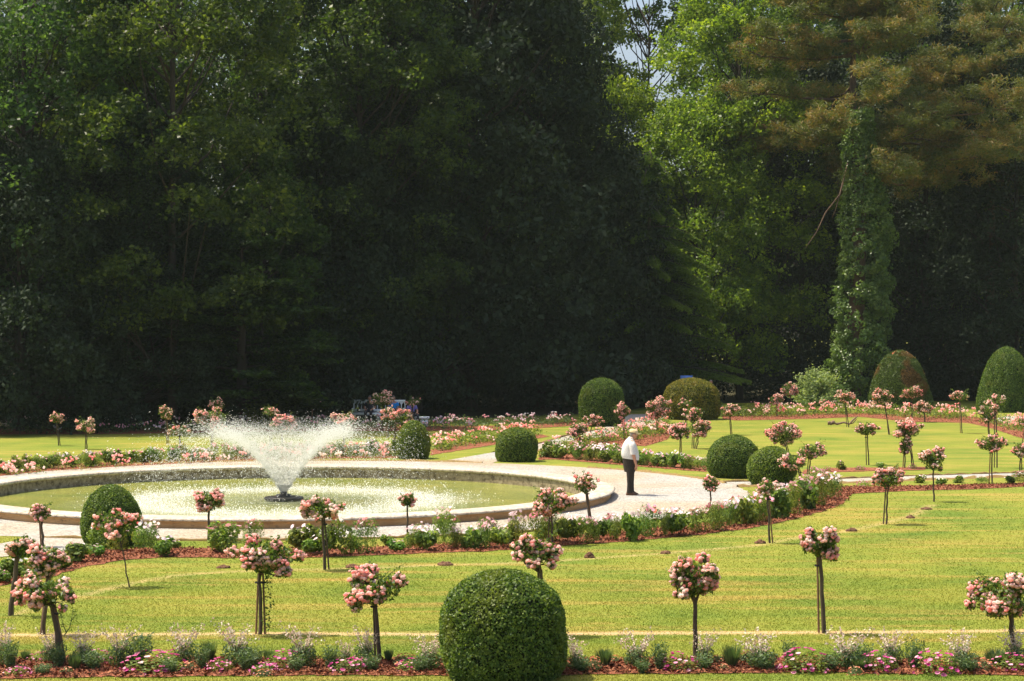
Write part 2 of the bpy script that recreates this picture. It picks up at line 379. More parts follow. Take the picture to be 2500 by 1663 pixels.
RC, RR = (PC[0], 51.2), 12.4                                     # gravel ring around the pond
BEDS = {
 'near': [(-60, 1450), (0, 1432), (60, 1420), (130, 1408), (200, 1386), (290, 1370), (400, 1361), (560, 1363), (730, 1363), (866, 1359), (1013, 1352), (1205, 1346), (1359, 1334), (1554, 1321), (1717, 1305), (1830, 1291), (1919, 1272), (2000, 1251), (2052, 1233), (2080, 1206), (2216, 1199), (2370, 1195), (2540, 1187), (2540, 1179), (2370, 1184), (2245, 1187), (2100, 1189), (2030, 1190), (1960, 1215), (1880, 1243), (1750, 1276), (1500, 1299), (1200, 1322), (900, 1337), (600, 1341), (400, 1338), (250, 1345), (130, 1365), (0, 1392), (-60, 1405)],
 'front': [(-60, 1612), (300, 1606), (700, 1610), (1100, 1612), (1500, 1612), (1900, 1608), (2300, 1612), (2560, 1612), (2560, 1652), (2300, 1646), (1900, 1644), (1560, 1646), (1250, 1652), (900, 1650), (500, 1652), (200, 1655), (-60, 1660)],
 'backleft': [(-80, 1172), (0, 1163), (124, 1150), (303, 1139), (469, 1131), (634, 1124), (800, 1120), (990, 1119), (985, 1108), (800, 1108), (634, 1112), (469, 1119), (303, 1127), (124, 1137), (0, 1150), (-80, 1158)],
 'backmid': [(1052, 1112), (1130, 1099), (1211, 1086), (1290, 1076), (1340, 1066), (1318, 1061), (1200, 1070), (1110, 1083), (1052, 1098)],
 'neleft': [(1316, 1124), (1350, 1122), (1530, 1137), (1724, 1153), (1724, 1139), (1560, 1118), (1440, 1106), (1400, 1098), (1480, 1084), (1575, 1090), (1628, 1074), (1650, 1050), (1632, 1034), (1560, 1052), (1480, 1068), (1390, 1086), (1320, 1104)],
 'nenear': [(1960, 1158), (2043, 1153), (2150, 1150), (2260, 1148), (2262, 1141), (2150, 1142), (2043, 1143), (1960, 1148)],
 'farright': [(1765, 1024), (1800, 1027), (1905, 1025), (2008, 1022), (2097, 1018), (2160, 1024), (2216, 1030), (2364, 1033), (2420, 1046), (2500, 1072), (2560, 1082), (2560, 1052), (2480, 1040), (2420, 1024), (2360, 1016), (2216, 1013), (2100, 1009), (2000, 1010), (1900, 1013), (1800, 1016), (1765, 1016)],
 'shade': [(-80, 1062), (300, 1060), (700, 1054), (1100, 1052), (1250, 1050), (1400, 1040), (1400, 1030), (1250, 1040), (1000, 1040), (700, 1042), (300, 1047), (-80, 1048)],
}
NE_PATH = [(1080, 1131), (1088, 1125), (1205, 1105), (1314, 1084), (1395, 1062), (1470, 1048), (1505, 1026), (1540, 1012), (1640, 1010), (1620, 1024), (1575, 1045), (1518, 1058), (1395, 1080), (1314, 1103), (1230, 1122), (1198, 1133)]
E_PATH = [(1700, 1172), (1740, 1178), (1860, 1176), (2044, 1170), (2250, 1162), (2540, 1154), (2540, 1161.5), (2250, 1172), (2044, 1180), (1860, 1187), (1790, 1189), (1740, 1205), (1700, 1205)]
SW_PATH = [(-120, 1330), (0, 1328), (60, 1318), (120, 1290), (230, 1290), (210, 1335), (150, 1346), (60, 1354), (0, 1361), (-120, 1376)]
FAR_PATH = [(2425, 1027), (2445, 1018), (2560, 1012), (2560, 1044), (2480, 1036)]
DRY = [[(-60, 1552), (230, 1549), (700, 1547), (1100, 1549), (1600, 1546), (2050, 1544), (2560, 1540)],
       [(40, 1500), (177, 1460), (325, 1424), (437, 1404), (560, 1396), (689, 1392), (925, 1386), (1072, 1380), (1288, 1374), (1480, 1361), (1613, 1352), (1835, 1333), (1948, 1313), (2060, 1298), (2127, 1284), (2216, 1264), (2275, 1233)],
       [(2050, 1040), (2120, 1050), (2170, 1060)]]
def near_dry(X, Y):
    out = np.zeros(X.shape)
    for L, kk in zip(DRY, (1.0, .62, .5)):
        d = np.full(X.shape, 9.)
        P = dens(pxpoly(L), .25, closed=False)
        for a, b in zip(P[:-1], P[1:]):
            ab = b - a; t_ = np.clip(((X - a[0]) * ab[0] + (Y - a[1]) * ab[1]) / (ab @ ab), 0, 1)
            d = np.minimum(d, np.hypot(X - a[0] - t_ * ab[0], Y - a[1] - t_ * ab[1]))
        out = np.maximum(out, kk * np.clip(1.15 - d / .24, 0, 1))
    return out

# lawn: one polar sheet with the pond cut out of it
def build_lawn():
    seg = 720; th = np.linspace(0, 2 * np.pi, seg, endpoint=False)
    rr = list(np.arange(8.3, 12, 1.2)) + list(np.arange(12, 30, .16)) + list(30 * 1.09 ** np.arange(0, 52))
    rr = np.array(rr); X = PC[0] + rr[:, None] * np.cos(th); Y = PC[1] + rr[:, None] * np.sin(th)
    k = len(rr); i = np.arange(k - 1)[:, None] * seg; j = np.arange(seg)[None]
    f = np.stack([i + j, i + seg + j, i + seg + (j + 1) % seg, i + (j + 1) % seg], -1).reshape(-1, 4)
    Z = .02 * np.sin(X * .35 + 1) * np.cos(Y * .27) * np.clip((rr[:, None] - 13) / 6, 0, 1) * (rr[:, None] < 60)
    G = Geo(); G.add(np.stack([X, Y, Z * 0], -1).reshape(-1, 3), f)
    o_ = G.obj('lawn', M['lawn']); tag(o_, kind='structure')
    at = o_.data.attributes.new('dry', 'FLOAT', 'POINT'); xs, ys = X.ravel(), Y.ravel(); dv_ = np.zeros(len(xs))
    s = (ys > 20) & (ys < 110) & (rr.repeat(seg) < 60); dv_[s] = near_dry(xs[s], ys[s]); at.data.foreach_set('value', dv_.astype('f'))
build_lawn()

# gravel
def ring_sheet(name, z):
    seg = 240; th = np.linspace(0, 2 * np.pi, seg, endpoint=False); g = np.random.default_rng(3)
    ro = RR + g.normal(size=seg) * .02
    a = np.stack([PC[0] + 8.4 * np.cos(th), PC[1] + 8.4 * np.sin(th), th * 0 + z], -1); b = np.stack([RC[0] + ro * np.cos(th), RC[1] + ro * np.sin(th), th * 0 + z], -1)
    j = np.arange(seg); G = Geo(); G.add(np.vstack([a, b]), np.stack([j, seg + j, seg + (j + 1) % seg, (j + 1) % seg], -1))
    return G
G = ring_sheet('gravel_path', .006)
for k, (nm, P) in enumerate((('ne', NE_PATH), ('e', E_PATH), ('sw', SW_PATH), ('far', FAR_PATH))):
    g2, _, _ = sheet('p', dens(pxpoly(P), .4, .015), .010 + .0, M['gravel']); 
    for v_, f_ in zip(g2.v, g2.f): G.add(v_, f_)
tag(G.obj('gravel_path', M['gravel']), kind='structure')
# cut turf edge beside the paths
def edging(name, line, w_=.09, h=.05, z=.0):
    P = dens(line, .18, closed=False); T = unit(np.gradient(P, axis=0)); Nn = np.stack([-T[:, 1], T[:, 0]], -1); g = np.random.default_rng(5)
    k = len(P); hh = h * (1 + .3 * g.normal(size=k)); ww = w_ * (1 + .25 * g.normal(size=k))
    prof = [(-.5, 0), (-.45, .9), (0, 1.1), (.6, .5), (1.2, .02)]
    V = np.stack([np.column_stack([P + Nn * (a_ * ww)[:, None], z + b_ * hh]) for a_, b_ in prof], 1)
    n = len(prof); i = np.arange(k - 1)[:, None] * n; j = np.arange(n - 1)[None]
    f = np.stack([i + j, i + j + 1, i + n + j + 1, i + n + j], -1).reshape(-1, 4)
    return V.reshape(-1, 3), f
G = Geo()
def arc(a0, a1, k=90): 
    th = np.radians(np.linspace(a0, a1, k)); return [(RC[0] + RR * math.cos(q), RC[1] + RR * math.sin(q)) for q in th]
for L in (arc(12, 47), arc(66, 178), arc(-108, -28)): G.add(*edging('e', L))
for L in ([(1205, 1105), (1314, 1084), (1395, 1061), (1470, 1048)], [(1395, 1079), (1314, 1102), (1240, 1119)], [(1740, 1178), (1860, 1176), (2044, 1170), (2250, 1162), (2540, 1154)], [(2540, 1162), (2250, 1172.5), (2044, 1180.5), (1800, 1189.5)]):
    G.add(*edging('e', pxpoly(L), .10, .055))
tag(G.obj('turf_edging', M['edge']), kind='structure')

# mulch beds with loose bark chips
G = Geo(); BW = {}
for k, P in BEDS.items():
    poly = dens(pxpoly(P), .16, .035, seed=4); BW[k] = poly
    g2, _, _ = sheet('p', poly, .012, None)
    for v_, f_ in zip(g2.v, g2.f): G.add(v_, f_)
def fill(poly, dens_, g):
    lo, hi = poly.min(0), poly.max(0); n = int((hi - lo).prod() * dens_); P = lo + g.random((n, 2)) * (hi - lo)
    return P[inpoly(P[:, 0], P[:, 1], poly)]
g = np.random.default_rng(9)
for k, dn_ in (('near', 260), ('front', 700), ('backleft', 60), ('neleft', 60), ('farright', 30)):
    P = fill(BW[k], dn_, g); P = P + g.normal(size=P.shape) * .05
    C = np.column_stack([P, .02 + .02 * g.random(len(P))]); leaves(G, C, .05 + .05 * g.random(len(P)), up=1.5, asp=.4, g=g)
tag(G.obj('mulch', M['mulch']), kind='structure')
# woodland floor
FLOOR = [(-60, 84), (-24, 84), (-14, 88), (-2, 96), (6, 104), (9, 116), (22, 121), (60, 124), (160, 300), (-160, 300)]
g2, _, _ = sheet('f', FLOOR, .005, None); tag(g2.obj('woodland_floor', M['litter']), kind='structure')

# grass blades on the near lawns
def build_blades():
    g = np.random.default_rng(21); out = []
    for (y0, y1, dn_) in ((22.5, 27, 1500), (27, 33, 800), (33, 40, 300), (40, 56, 170)):
        n = int((y1 - y0) * 2 * (.285 * (y1)) * dn_); Y = y0 + g.random(n) * (y1 - y0); X = (g.random(n) * 2 - 1) * .285 * Y
        out.append(np.column_stack([X, Y, np.full(n, 1 + (y0 - 22) * .045)]))
    P = np.vstack(out)
    ok = np.hypot(P[:, 0] - RC[0], P[:, 1] - RC[1]) > RR + .08
    for k in ('near', 'front'):
        ok &= ~inpoly(P[:, 0], P[:, 1], BW[k])
    ok &= ~inpoly(P[:, 0], P[:, 1], np.array(pxpoly(SW_PATH))); ok &= ~inpoly(P[:, 0], P[:, 1], np.array(pxpoly(E_PATH)))
    P = P[ok]; P = P[g.random(len(P)) < np.clip((56 - P[:, 1]) / 18, 0, 1)]; dry = near_dry(P[:, 0], P[:, 1]); P = P[g.random(len(P)) > dry * .9]
    n = len(P); h = (.010 + .014 * g.random(n)) * P[:, 2] ** .3; wd = .0065 * P[:, 2]
    a = g.random(n) * 6.283; lean = g.normal(size=(n, 2)) * .5 * h[:, None]
    b = np.column_stack([P[:, :2], np.zeros(n)]); s = np.column_stack([np.cos(a), np.sin(a), np.zeros(n)]) * wd[:, None]
    tip = b + np.column_stack([lean, h])
    V = np.stack([b - s, b + s, tip], 1).reshape(-1, 3); G = Geo(); G.add(V, np.arange(n * 3).reshape(-1, 3), g.random(n))
    tag(G.obj('grass', M['blades']), 'short mown grass blades on the near lawn', 'grass', kind='stuff')
build_blades()
# ------------------------------------------------------------------ pond basin, water, fountain
bs = empty('pond_basin', (PC[0], PC[1], 0)); tag(bs, 'large round stone pond basin with a rounded lichen-spotted rim', 'pond basin')
def wobr(th): return .0015 * np.sin(th * 9) + .001 * np.sin(th * 23 + 1)
G = Geo(); lathe(G, [(8.60, -.05), (8.64, .0), (8.62, .10), (8.60, .15), (8.64, .165)], 300, wob=wobr); G.obj('outer_wall', M['wall'], bs, smooth=True)
G = Geo(); lathe(G, [(8.60, .160), (8.70, .163), (8.745, .178), (8.75, .20), (8.71, .224), (8.6, .235), (8.1, .235), (7.98, .225), (7.945, .20), (7.95, .15), (8.0, .13)], 300, wob=wobr); G.obj('coping', M['coping'], bs, smooth=True)
G = Geo(); lathe(G, [(8.0, .135), (7.99, -.02), (8.0, -.9)], 300, wob=wobr); G.obj('inner_wall', M['innerwall'], bs, smooth=True)
G = Geo(); th = np.linspace(0, 2 * np.pi, 200, endpoint=False)
V = np.vstack([[0, 0, 0], np.column_stack([8.03 * np.cos(th), 8.03 * np.sin(th), th * 0])]); j = np.arange(200)
G.add(V, np.stack([j * 0, 1 + j, 1 + (j + 1) % 200], -1)); tag(G.obj('water', M['water'], loc=(PC[0], PC[1], -.13)), kind='structure')

fn = empty('fountain_nozzle', (PC[0], PC[1], -.13)); tag(fn, 'dark many-sided metal fountain platform in the middle of the pond', 'fountain')
G = Geo(); lathe(G, [(.0, .02), (.44, .02), (.52, .03), (.53, .07), (.50, .10), (.36, .11), (.0, .115)], 12); G.obj('float_platform', M['iron'], fn)
G = Geo(); lathe(G, [(.21, .10), (.20, .16), (.10, .18), (.09, .24), (.0, .245)], 16); G.obj('nozzle_head', M['iron'], fn)
def spray():
    g = np.random.default_rng(77); out = []; vel = []
    def jet(n, vz, vr, sz, sr, tmax=1.32, tp=1.0):
        jn = 34; j0 = g.integers(0, jn, n); jv = 1 + .035 * g.normal(size=jn); ph = j0 / jn * 6.283 + .055 * g.normal(size=n) + (g.random(n) < .35) * g.random(n) * 6.283; ks = g.normal(size=n)
        a = vz * jv[j0] * (1 + sz * ks + .02 * g.normal(size=n)); b = vr * (1 + sr * g.normal(size=n)) * jv[j0] ** 1.5
        t_ = g.random(n) ** tp * tmax; t_ = t_ + .018 * np.sin(t_ * 60 + j0 * 2.1); x = b * t_; z = a * t_ - 4.9 * t_ ** 2 + .12
        x = x * (1 + .03 * g.normal(size=n)); k = (z > .01)
        jx = .012 + .05 * t_[:, None] ** 2
        P = np.column_stack([x * np.cos(ph) - .16 * t_ ** 2, x * np.sin(ph), z]) + g.normal(size=(n, 3)) * jx
        Vv = np.column_stack([b * np.cos(ph), b * np.sin(ph), a - 9.8 * t_])
        out.append(P[k]); vel.append(Vv[k])
    jet(30000, 5.80, 3.2, .035, .07, tp=1.1)
    jet(13000, 5.6, 3.4, .06, .22, tp=1.0)
    jet(5000, 4.6, 1.5, .14, .35, .8, tp=.9)
    jet(46000, 5.8, 3.15, .02, .045, .60, tp=.95)
    P = np.vstack(out); Vv = unit(np.vstack(vel)); n = len(P)
    k = P[:, 2] > .0; P, Vv = P[k], Vv[k]; n = len(P)
    r = (.0030 + .0062 * g.random(n) ** 3.5); L = r * (1.8 + 2.2 * g.random(n))
    A = unit(np.cross(Vv, g.normal(size=(n, 3)))); B = np.cross(Vv, A)
    V = np.stack([P + Vv * L[:, None], P + A * r[:, None], P + B * r[:, None], P - A * r[:, None], P - B * r[:, None], P - Vv * L[:, None]], 1)
    tf = np.array([[0, 1, 2], [0, 2, 3], [0, 3, 4], [0, 4, 1], [5, 2, 1], [5, 3, 2], [5, 4, 3], [5, 1, 4]])
    G = Geo(); G.add(V.reshape(-1, 3), (tf[None] + (np.arange(n) * 6)[:, None, None]).reshape(-1, 3))
    # splashes thrown up where the water falls back
    q = 6000; rr_ = 3.75 + .75 * g.normal(size=q); ph = g.random(q) * 6.283
    C = np.column_stack([rr_ * np.cos(ph), rr_ * np.sin(ph), .14 * g.random(q) ** 2.2]); kk = (rr_ < 7.7); blobs(G, C[kk], .006 + .010 * g.random(kk.sum()), ICO0, g=g)
    tag(G.obj('fountain_spray', M['spray'], loc=(PC[0], PC[1], -.13), smooth=True), 'white spray of falling water drops fanning out above the pond', 'water spray', kind='stuff')
spray()

# ------------------------------------------------------------------ clipped bushes
def topiary(px, by, wpx, hpx, shape, label, tint=(1, 1, 1), mat='box', leaf=.035, dens_=1.0, orange=None, seed=0):
    g = np.random.default_rng(seed); x, d = gp(px, by); s = pxm(by); Wd, Hh = wpx / s, hpx / s
    d += Wd * .42; x = (px - 1250) / F * d                          # the seen base edge is the near edge
    root = empty('clipped_bush', (x, d, 0)); tag(root, label, 'bush', 'clipped round and domed bushes of the parterre')
    # profile: list of (height fraction, radius fraction)
    prof = {'ball': [(0, .72), (.12, .90), (.3, 1), (.5, .99), (.7, .88), (.85, .66), (.94, .42), (.985, .2), (1, 0)],
            'egg': [(0, .80), (.12, .93), (.3, 1), (.5, .96), (.68, .84), (.84, .62), (.94, .38), (.985, .18), (1, 0)],
            'drum': [(0, .86), (.15, .97), (.35, 1), (.6, .98), (.78, .86), (.9, .62), (.97, .34), (.995, .1), (1, 0)],
            'cone': [(0, 1), (.2, .97), (.4, .88), (.6, .76), (.78, .6), (.9, .42), (.97, .22), (.995, .08), (1, 0)]}[shape]
    pz = np.array([p_[0] for p_ in prof]); pr = np.array([p_[1] for p_ in prof])
    area = 2 * math.pi * Wd / 2 * Hh; n = int(area * 5200 * dens_ * (.035 / leaf) ** 2)
    zz = np.linspace(0, 1, 400); rr_ = np.interp(zz, pz, pr); ds = np.hypot(np.gradient(rr_) * Wd / 2, np.gradient(zz) * Hh) * (rr_ + .02); cs = np.cumsum(ds); cs /= cs[-1]
    u = np.interp(g.random(n), cs, zz); r = np.interp(u, pz, pr); a = g.random(n) * 6.283
    k1 = .024 * np.sin(3 * a + seed) * np.sin(5 * u + 1) + .014 * np.sin(7 * a + 9 * u + seed) + .012 * np.sin(17 * a + 3) * np.sin(21 * u) + .008 * np.sin(31 * a + 14 * u) * np.sin(43 * u + 2 * a)
    rad = r * (1 + k1) - .055 * g.random(n) ** 2 + .02 * g.random(n)
    C = np.column_stack([np.cos(a) * rad * Wd / 2, np.sin(a) * rad * Wd / 2, u * Hh * (1 + .4 * k1)])
    sl_ = np.gradient(rr_, zz) * Wd / 2 / Hh; nz_ = -np.interp(u, zz, sl_); Nn = unit(np.column_stack([np.cos(a), np.sin(a), nz_]))
    G = Geo(); leaves(G, C, leaf * (.7 + .7 * g.random(n)), Nn * .55, up=.2, asp=.7, g=g)
    # stray shoots
    q = n // 90; i_ = g.integers(0, n, q); leaves(G, C[i_] + Nn[i_] * leaf * .9, leaf * 1.1, up=.8, asp=.4, g=g)
    if orange:
        q = 320; ph = g.random(q) * 6.283; u2 = .86 + .13 * g.random(q) ** .6; r2 = np.interp(u2, pz, pr) * Wd / 2 * 1.01; k = np.sin(ph * 5 + 2) + np.sin(u2 * 60) > .9
        leaves(G, np.column_stack([np.cos(ph) * r2, np.sin(ph) * r2, u2 * Hh])[k], leaf * 1.6, up=1, g=g, mi=1)
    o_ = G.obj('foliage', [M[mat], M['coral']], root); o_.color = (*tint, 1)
    G = Geo(); lathe(G, [(max(.001, r_ * Wd / 2 * .955), z_ * Hh * .975) for z_, r_ in zip(zz[::20], rr_[::20])] + [(.001, Hh * .975)], 40); G.obj('shade_core', M['boxcore'], root)  # solid core coloured near black for the shade between the leaves
    return root
topiary(1229, 1676, 313, 268, 'drum', 'big round clipped bush rising from the front flower border', leaf=.036, seed=1, mat='box')
topiary(272, 1336, 150, 147, 'egg', 'egg-shaped clipped bush standing in front of the left of the pond', leaf=.032, seed=2)
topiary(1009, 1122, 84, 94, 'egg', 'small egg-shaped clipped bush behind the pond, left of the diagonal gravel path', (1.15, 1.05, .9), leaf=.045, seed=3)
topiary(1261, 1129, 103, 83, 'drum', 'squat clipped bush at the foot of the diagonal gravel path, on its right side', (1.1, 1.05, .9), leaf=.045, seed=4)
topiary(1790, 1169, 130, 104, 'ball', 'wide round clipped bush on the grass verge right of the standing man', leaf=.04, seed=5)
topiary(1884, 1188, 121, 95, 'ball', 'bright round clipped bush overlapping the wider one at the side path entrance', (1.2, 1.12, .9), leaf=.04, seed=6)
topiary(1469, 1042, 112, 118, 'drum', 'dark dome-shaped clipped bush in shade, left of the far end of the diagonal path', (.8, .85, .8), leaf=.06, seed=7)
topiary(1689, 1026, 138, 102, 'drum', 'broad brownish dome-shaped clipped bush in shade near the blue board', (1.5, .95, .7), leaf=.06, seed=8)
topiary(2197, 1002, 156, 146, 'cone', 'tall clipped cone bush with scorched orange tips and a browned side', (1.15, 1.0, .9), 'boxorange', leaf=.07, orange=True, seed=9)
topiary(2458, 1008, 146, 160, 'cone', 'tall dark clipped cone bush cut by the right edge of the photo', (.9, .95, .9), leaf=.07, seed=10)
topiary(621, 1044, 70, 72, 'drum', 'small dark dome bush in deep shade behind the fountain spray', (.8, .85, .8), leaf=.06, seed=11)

# ------------------------------------------------------------------ standard rose trees
def crown_geo(g, blobsL, w_, h_, s, lean, full):
    """blobsL: list of (x, z, r) in crown units -1..1, or None for a random crown; returns leaves, blooms"""
    GL, GB = Geo(), Geo(); rb = .027 if s > 150 else .032
    if blobsL is None:
        blobsL = []; k = int(10 + 7 * full)
        for _ in range(k):
            a = g.random() * 6.283; r_ = math.sqrt(g.random()) * .90
            if g.random() < .10: r_ = 1.08
            blobsL.append((r_ * math.cos(a), r_ * math.sin(a) * .85 + .05, (.16 + .17 * g.random()) * (1.1 - .35 * (r_ > 1))))
    for bx, bz, br in blobsL:
        by_ = g.uniform(-1, .55) * math.sqrt(max(.05, 1 - min(1, bx * bx * .8))) * .8
        c = np.array([bx * w_ / 2, by_ * w_ * .42, bz * h_ / 2]); rr_ = br * min(w_, h_ * 1.25) * .5
        n = max(4, int(3.3 * (rr_ / rb) ** 1.65 * full)); D = rdir(n, g); D[:, 2] = D[:, 2] * .8 + .12; D[:, 1] -= .15
        C = c + D * rr_ * (.62 + .5 * g.random((n, 1))); v0 = g.normal() * .12
        blobs(GB, C, rb * (.55 + .65 * g.random(n)), ICO1 if s > 95 else ICO0, a=.45 + v0 + .22 * g.normal(size=n), g=g, rough=.20, sq=.85)
        n2 = int(n * 5 + 10); D = rdir(n2, g); leaves(GL, c + D * rr_ * (.1 + .95 * g.random((n2, 1))), .045 + .03 * g.random(n2), asp=.6, g=g)
        pts = np.linspace([0, 0, -h_ * .42], c, 4); pts[1:3] += g.normal(size=(2, 3)) * .02; tube(GL, pts, [.010, .007, .005, .003], 4, a=.2, cap=False)
    n3 = int(420 * full * (w_ * h_ / .3) ** .8) + 120; D = rdir(n3, g) * np.array([w_ * .46, w_ * .38, h_ * .40]) * (g.random((n3, 1)) ** .5)
    leaves(GL, D, .05 + .03 * g.random(n3), asp=.6, g=g)
    # arching shoots with leaves
    for _ in range(5):
        a = g.random() * 6.283; L = (.55 + .25 * g.random()) * w_; dr = np.array([math.cos(a), math.sin(a) * .7, .5 + .7 * g.random()]); t_ = np.linspace(0, 1, 7)[:, None]
        pts = dr * t_ * L * .75 + np.array([0, 0, -.5]) * t_ ** 2 * L * .4; tube(GL, pts, np.linspace(.006, .002, 7), 4, a=.3, cap=False)
        q = 22; ti = g.random(q); pp = np.stack([np.interp(ti, t_[:, 0], pts[:, k]) for k in range(3)], 1); leaves(GL, pp + g.normal(size=(q, 3)) * .02, .05, asp=.5, g=g)
    return GL, GB
RN = [0]
def rose(base, crown, label, cx=None, full=1.0, stake=1, thick=1.0, mirror=0, top=None, bl=None, vine=False, reach=0):
    RN[0] += 1; g = np.random.default_rng(500 + RN[0]); bx, by = base; s = pxm(by); x, d = gp(bx, by)
    cxp, cyp, wp, hp = crown
    root = empty('rose_tree', (x, d, 0)); tag(root, label, 'rose tree', 'pink standard rose trees on the lawns')
    dx = (cxp - bx) / s; zc = (by - cyp) / s; w_, h_ = wp / s, hp / s
    if top is None: tx, tz = dx * .9, max(.2, zc - h_ * .12)
    else: tx, tz = (top[0] - bx) / s, (by - top[1]) / s
    GL, GB = crown_geo(g, bl, w_, h_, s, dx, full)
    if vine:
        t_ = np.linspace(.1, 1, 12)[:, None]; pts = np.array([.10, -.03, 0]) + np.array([-.02, 0, tz]) * t_ + g.normal(size=(12, 3)) * .008
        n = 150; ti = g.random(n); C = np.column_stack([.13 - .02 * ti, np.full(n, -.03), .08 + tz * ti]) + g.normal(size=(n, 3)) * [.04, .02, .01]; leaves(GL, C - np.array([dx, 0, zc]), .05, g=g, a=.2)
    o1 = GL.obj('foliage', M['roseleaf'], root, (dx, 0, zc)); GB.obj('blossoms', M['rose'], root, (dx, 0, zc), smooth=s > 95)
    r0 = .021 * thick
    G = Geo(); k = 7; t_ = np.linspace(0, 1, k)[:, None]; pts = np.array([tx, 0, tz]) * t_; pts[1:-1, :2] += g.normal(size=(k - 2, 2)) * .008
    tube(G, np.vstack([[0, 0, -.05], pts]), r0 * np.linspace(1.15, .85, k + 1), 7)
    for _ in range(5):
        c = g.uniform(-.4, .4, 3) * [w_, w_ * .7, h_]; c[2] = abs(c[2]) * .4; e = np.array([dx, 0, zc]) + c; st = np.array([tx, 0, tz])
        m_ = (st + e) / 2 + g.normal(size=3) * .03; tube(G, np.vstack([st - [0, 0, .05], m_, e]), [r0 * .7, r0 * .4, r0 * .2], 5, cap=False)
    G.obj('stem', M['rosestem'], root)
    for q in range(stake):
        ox = (.055 + .02 * g.random()) * (1 if (q + RN[0]) % 2 else -1) * (1 + .7 * (q > 1)); G = Geo()
        tube(G, [(ox, .05, -.05), (ox * .7 + tx * .55, .04, tz * .55), (ox * .5 + tx * .96, .03, tz * .96)], [.017, .016, .015], 6); G.obj('stake', M['stake'] if (RN[0] % 3 == 0 or thick > 1.4) else M['rosestem'], root)
        G = Geo(); lathe(G, [(.045, -.012), (.052, 0), (.045, .012)], 8, c=(ox * .5 + tx * .8, .02, tz * .82)); G.obj('tie', M['darkcloth'], root)
    return root

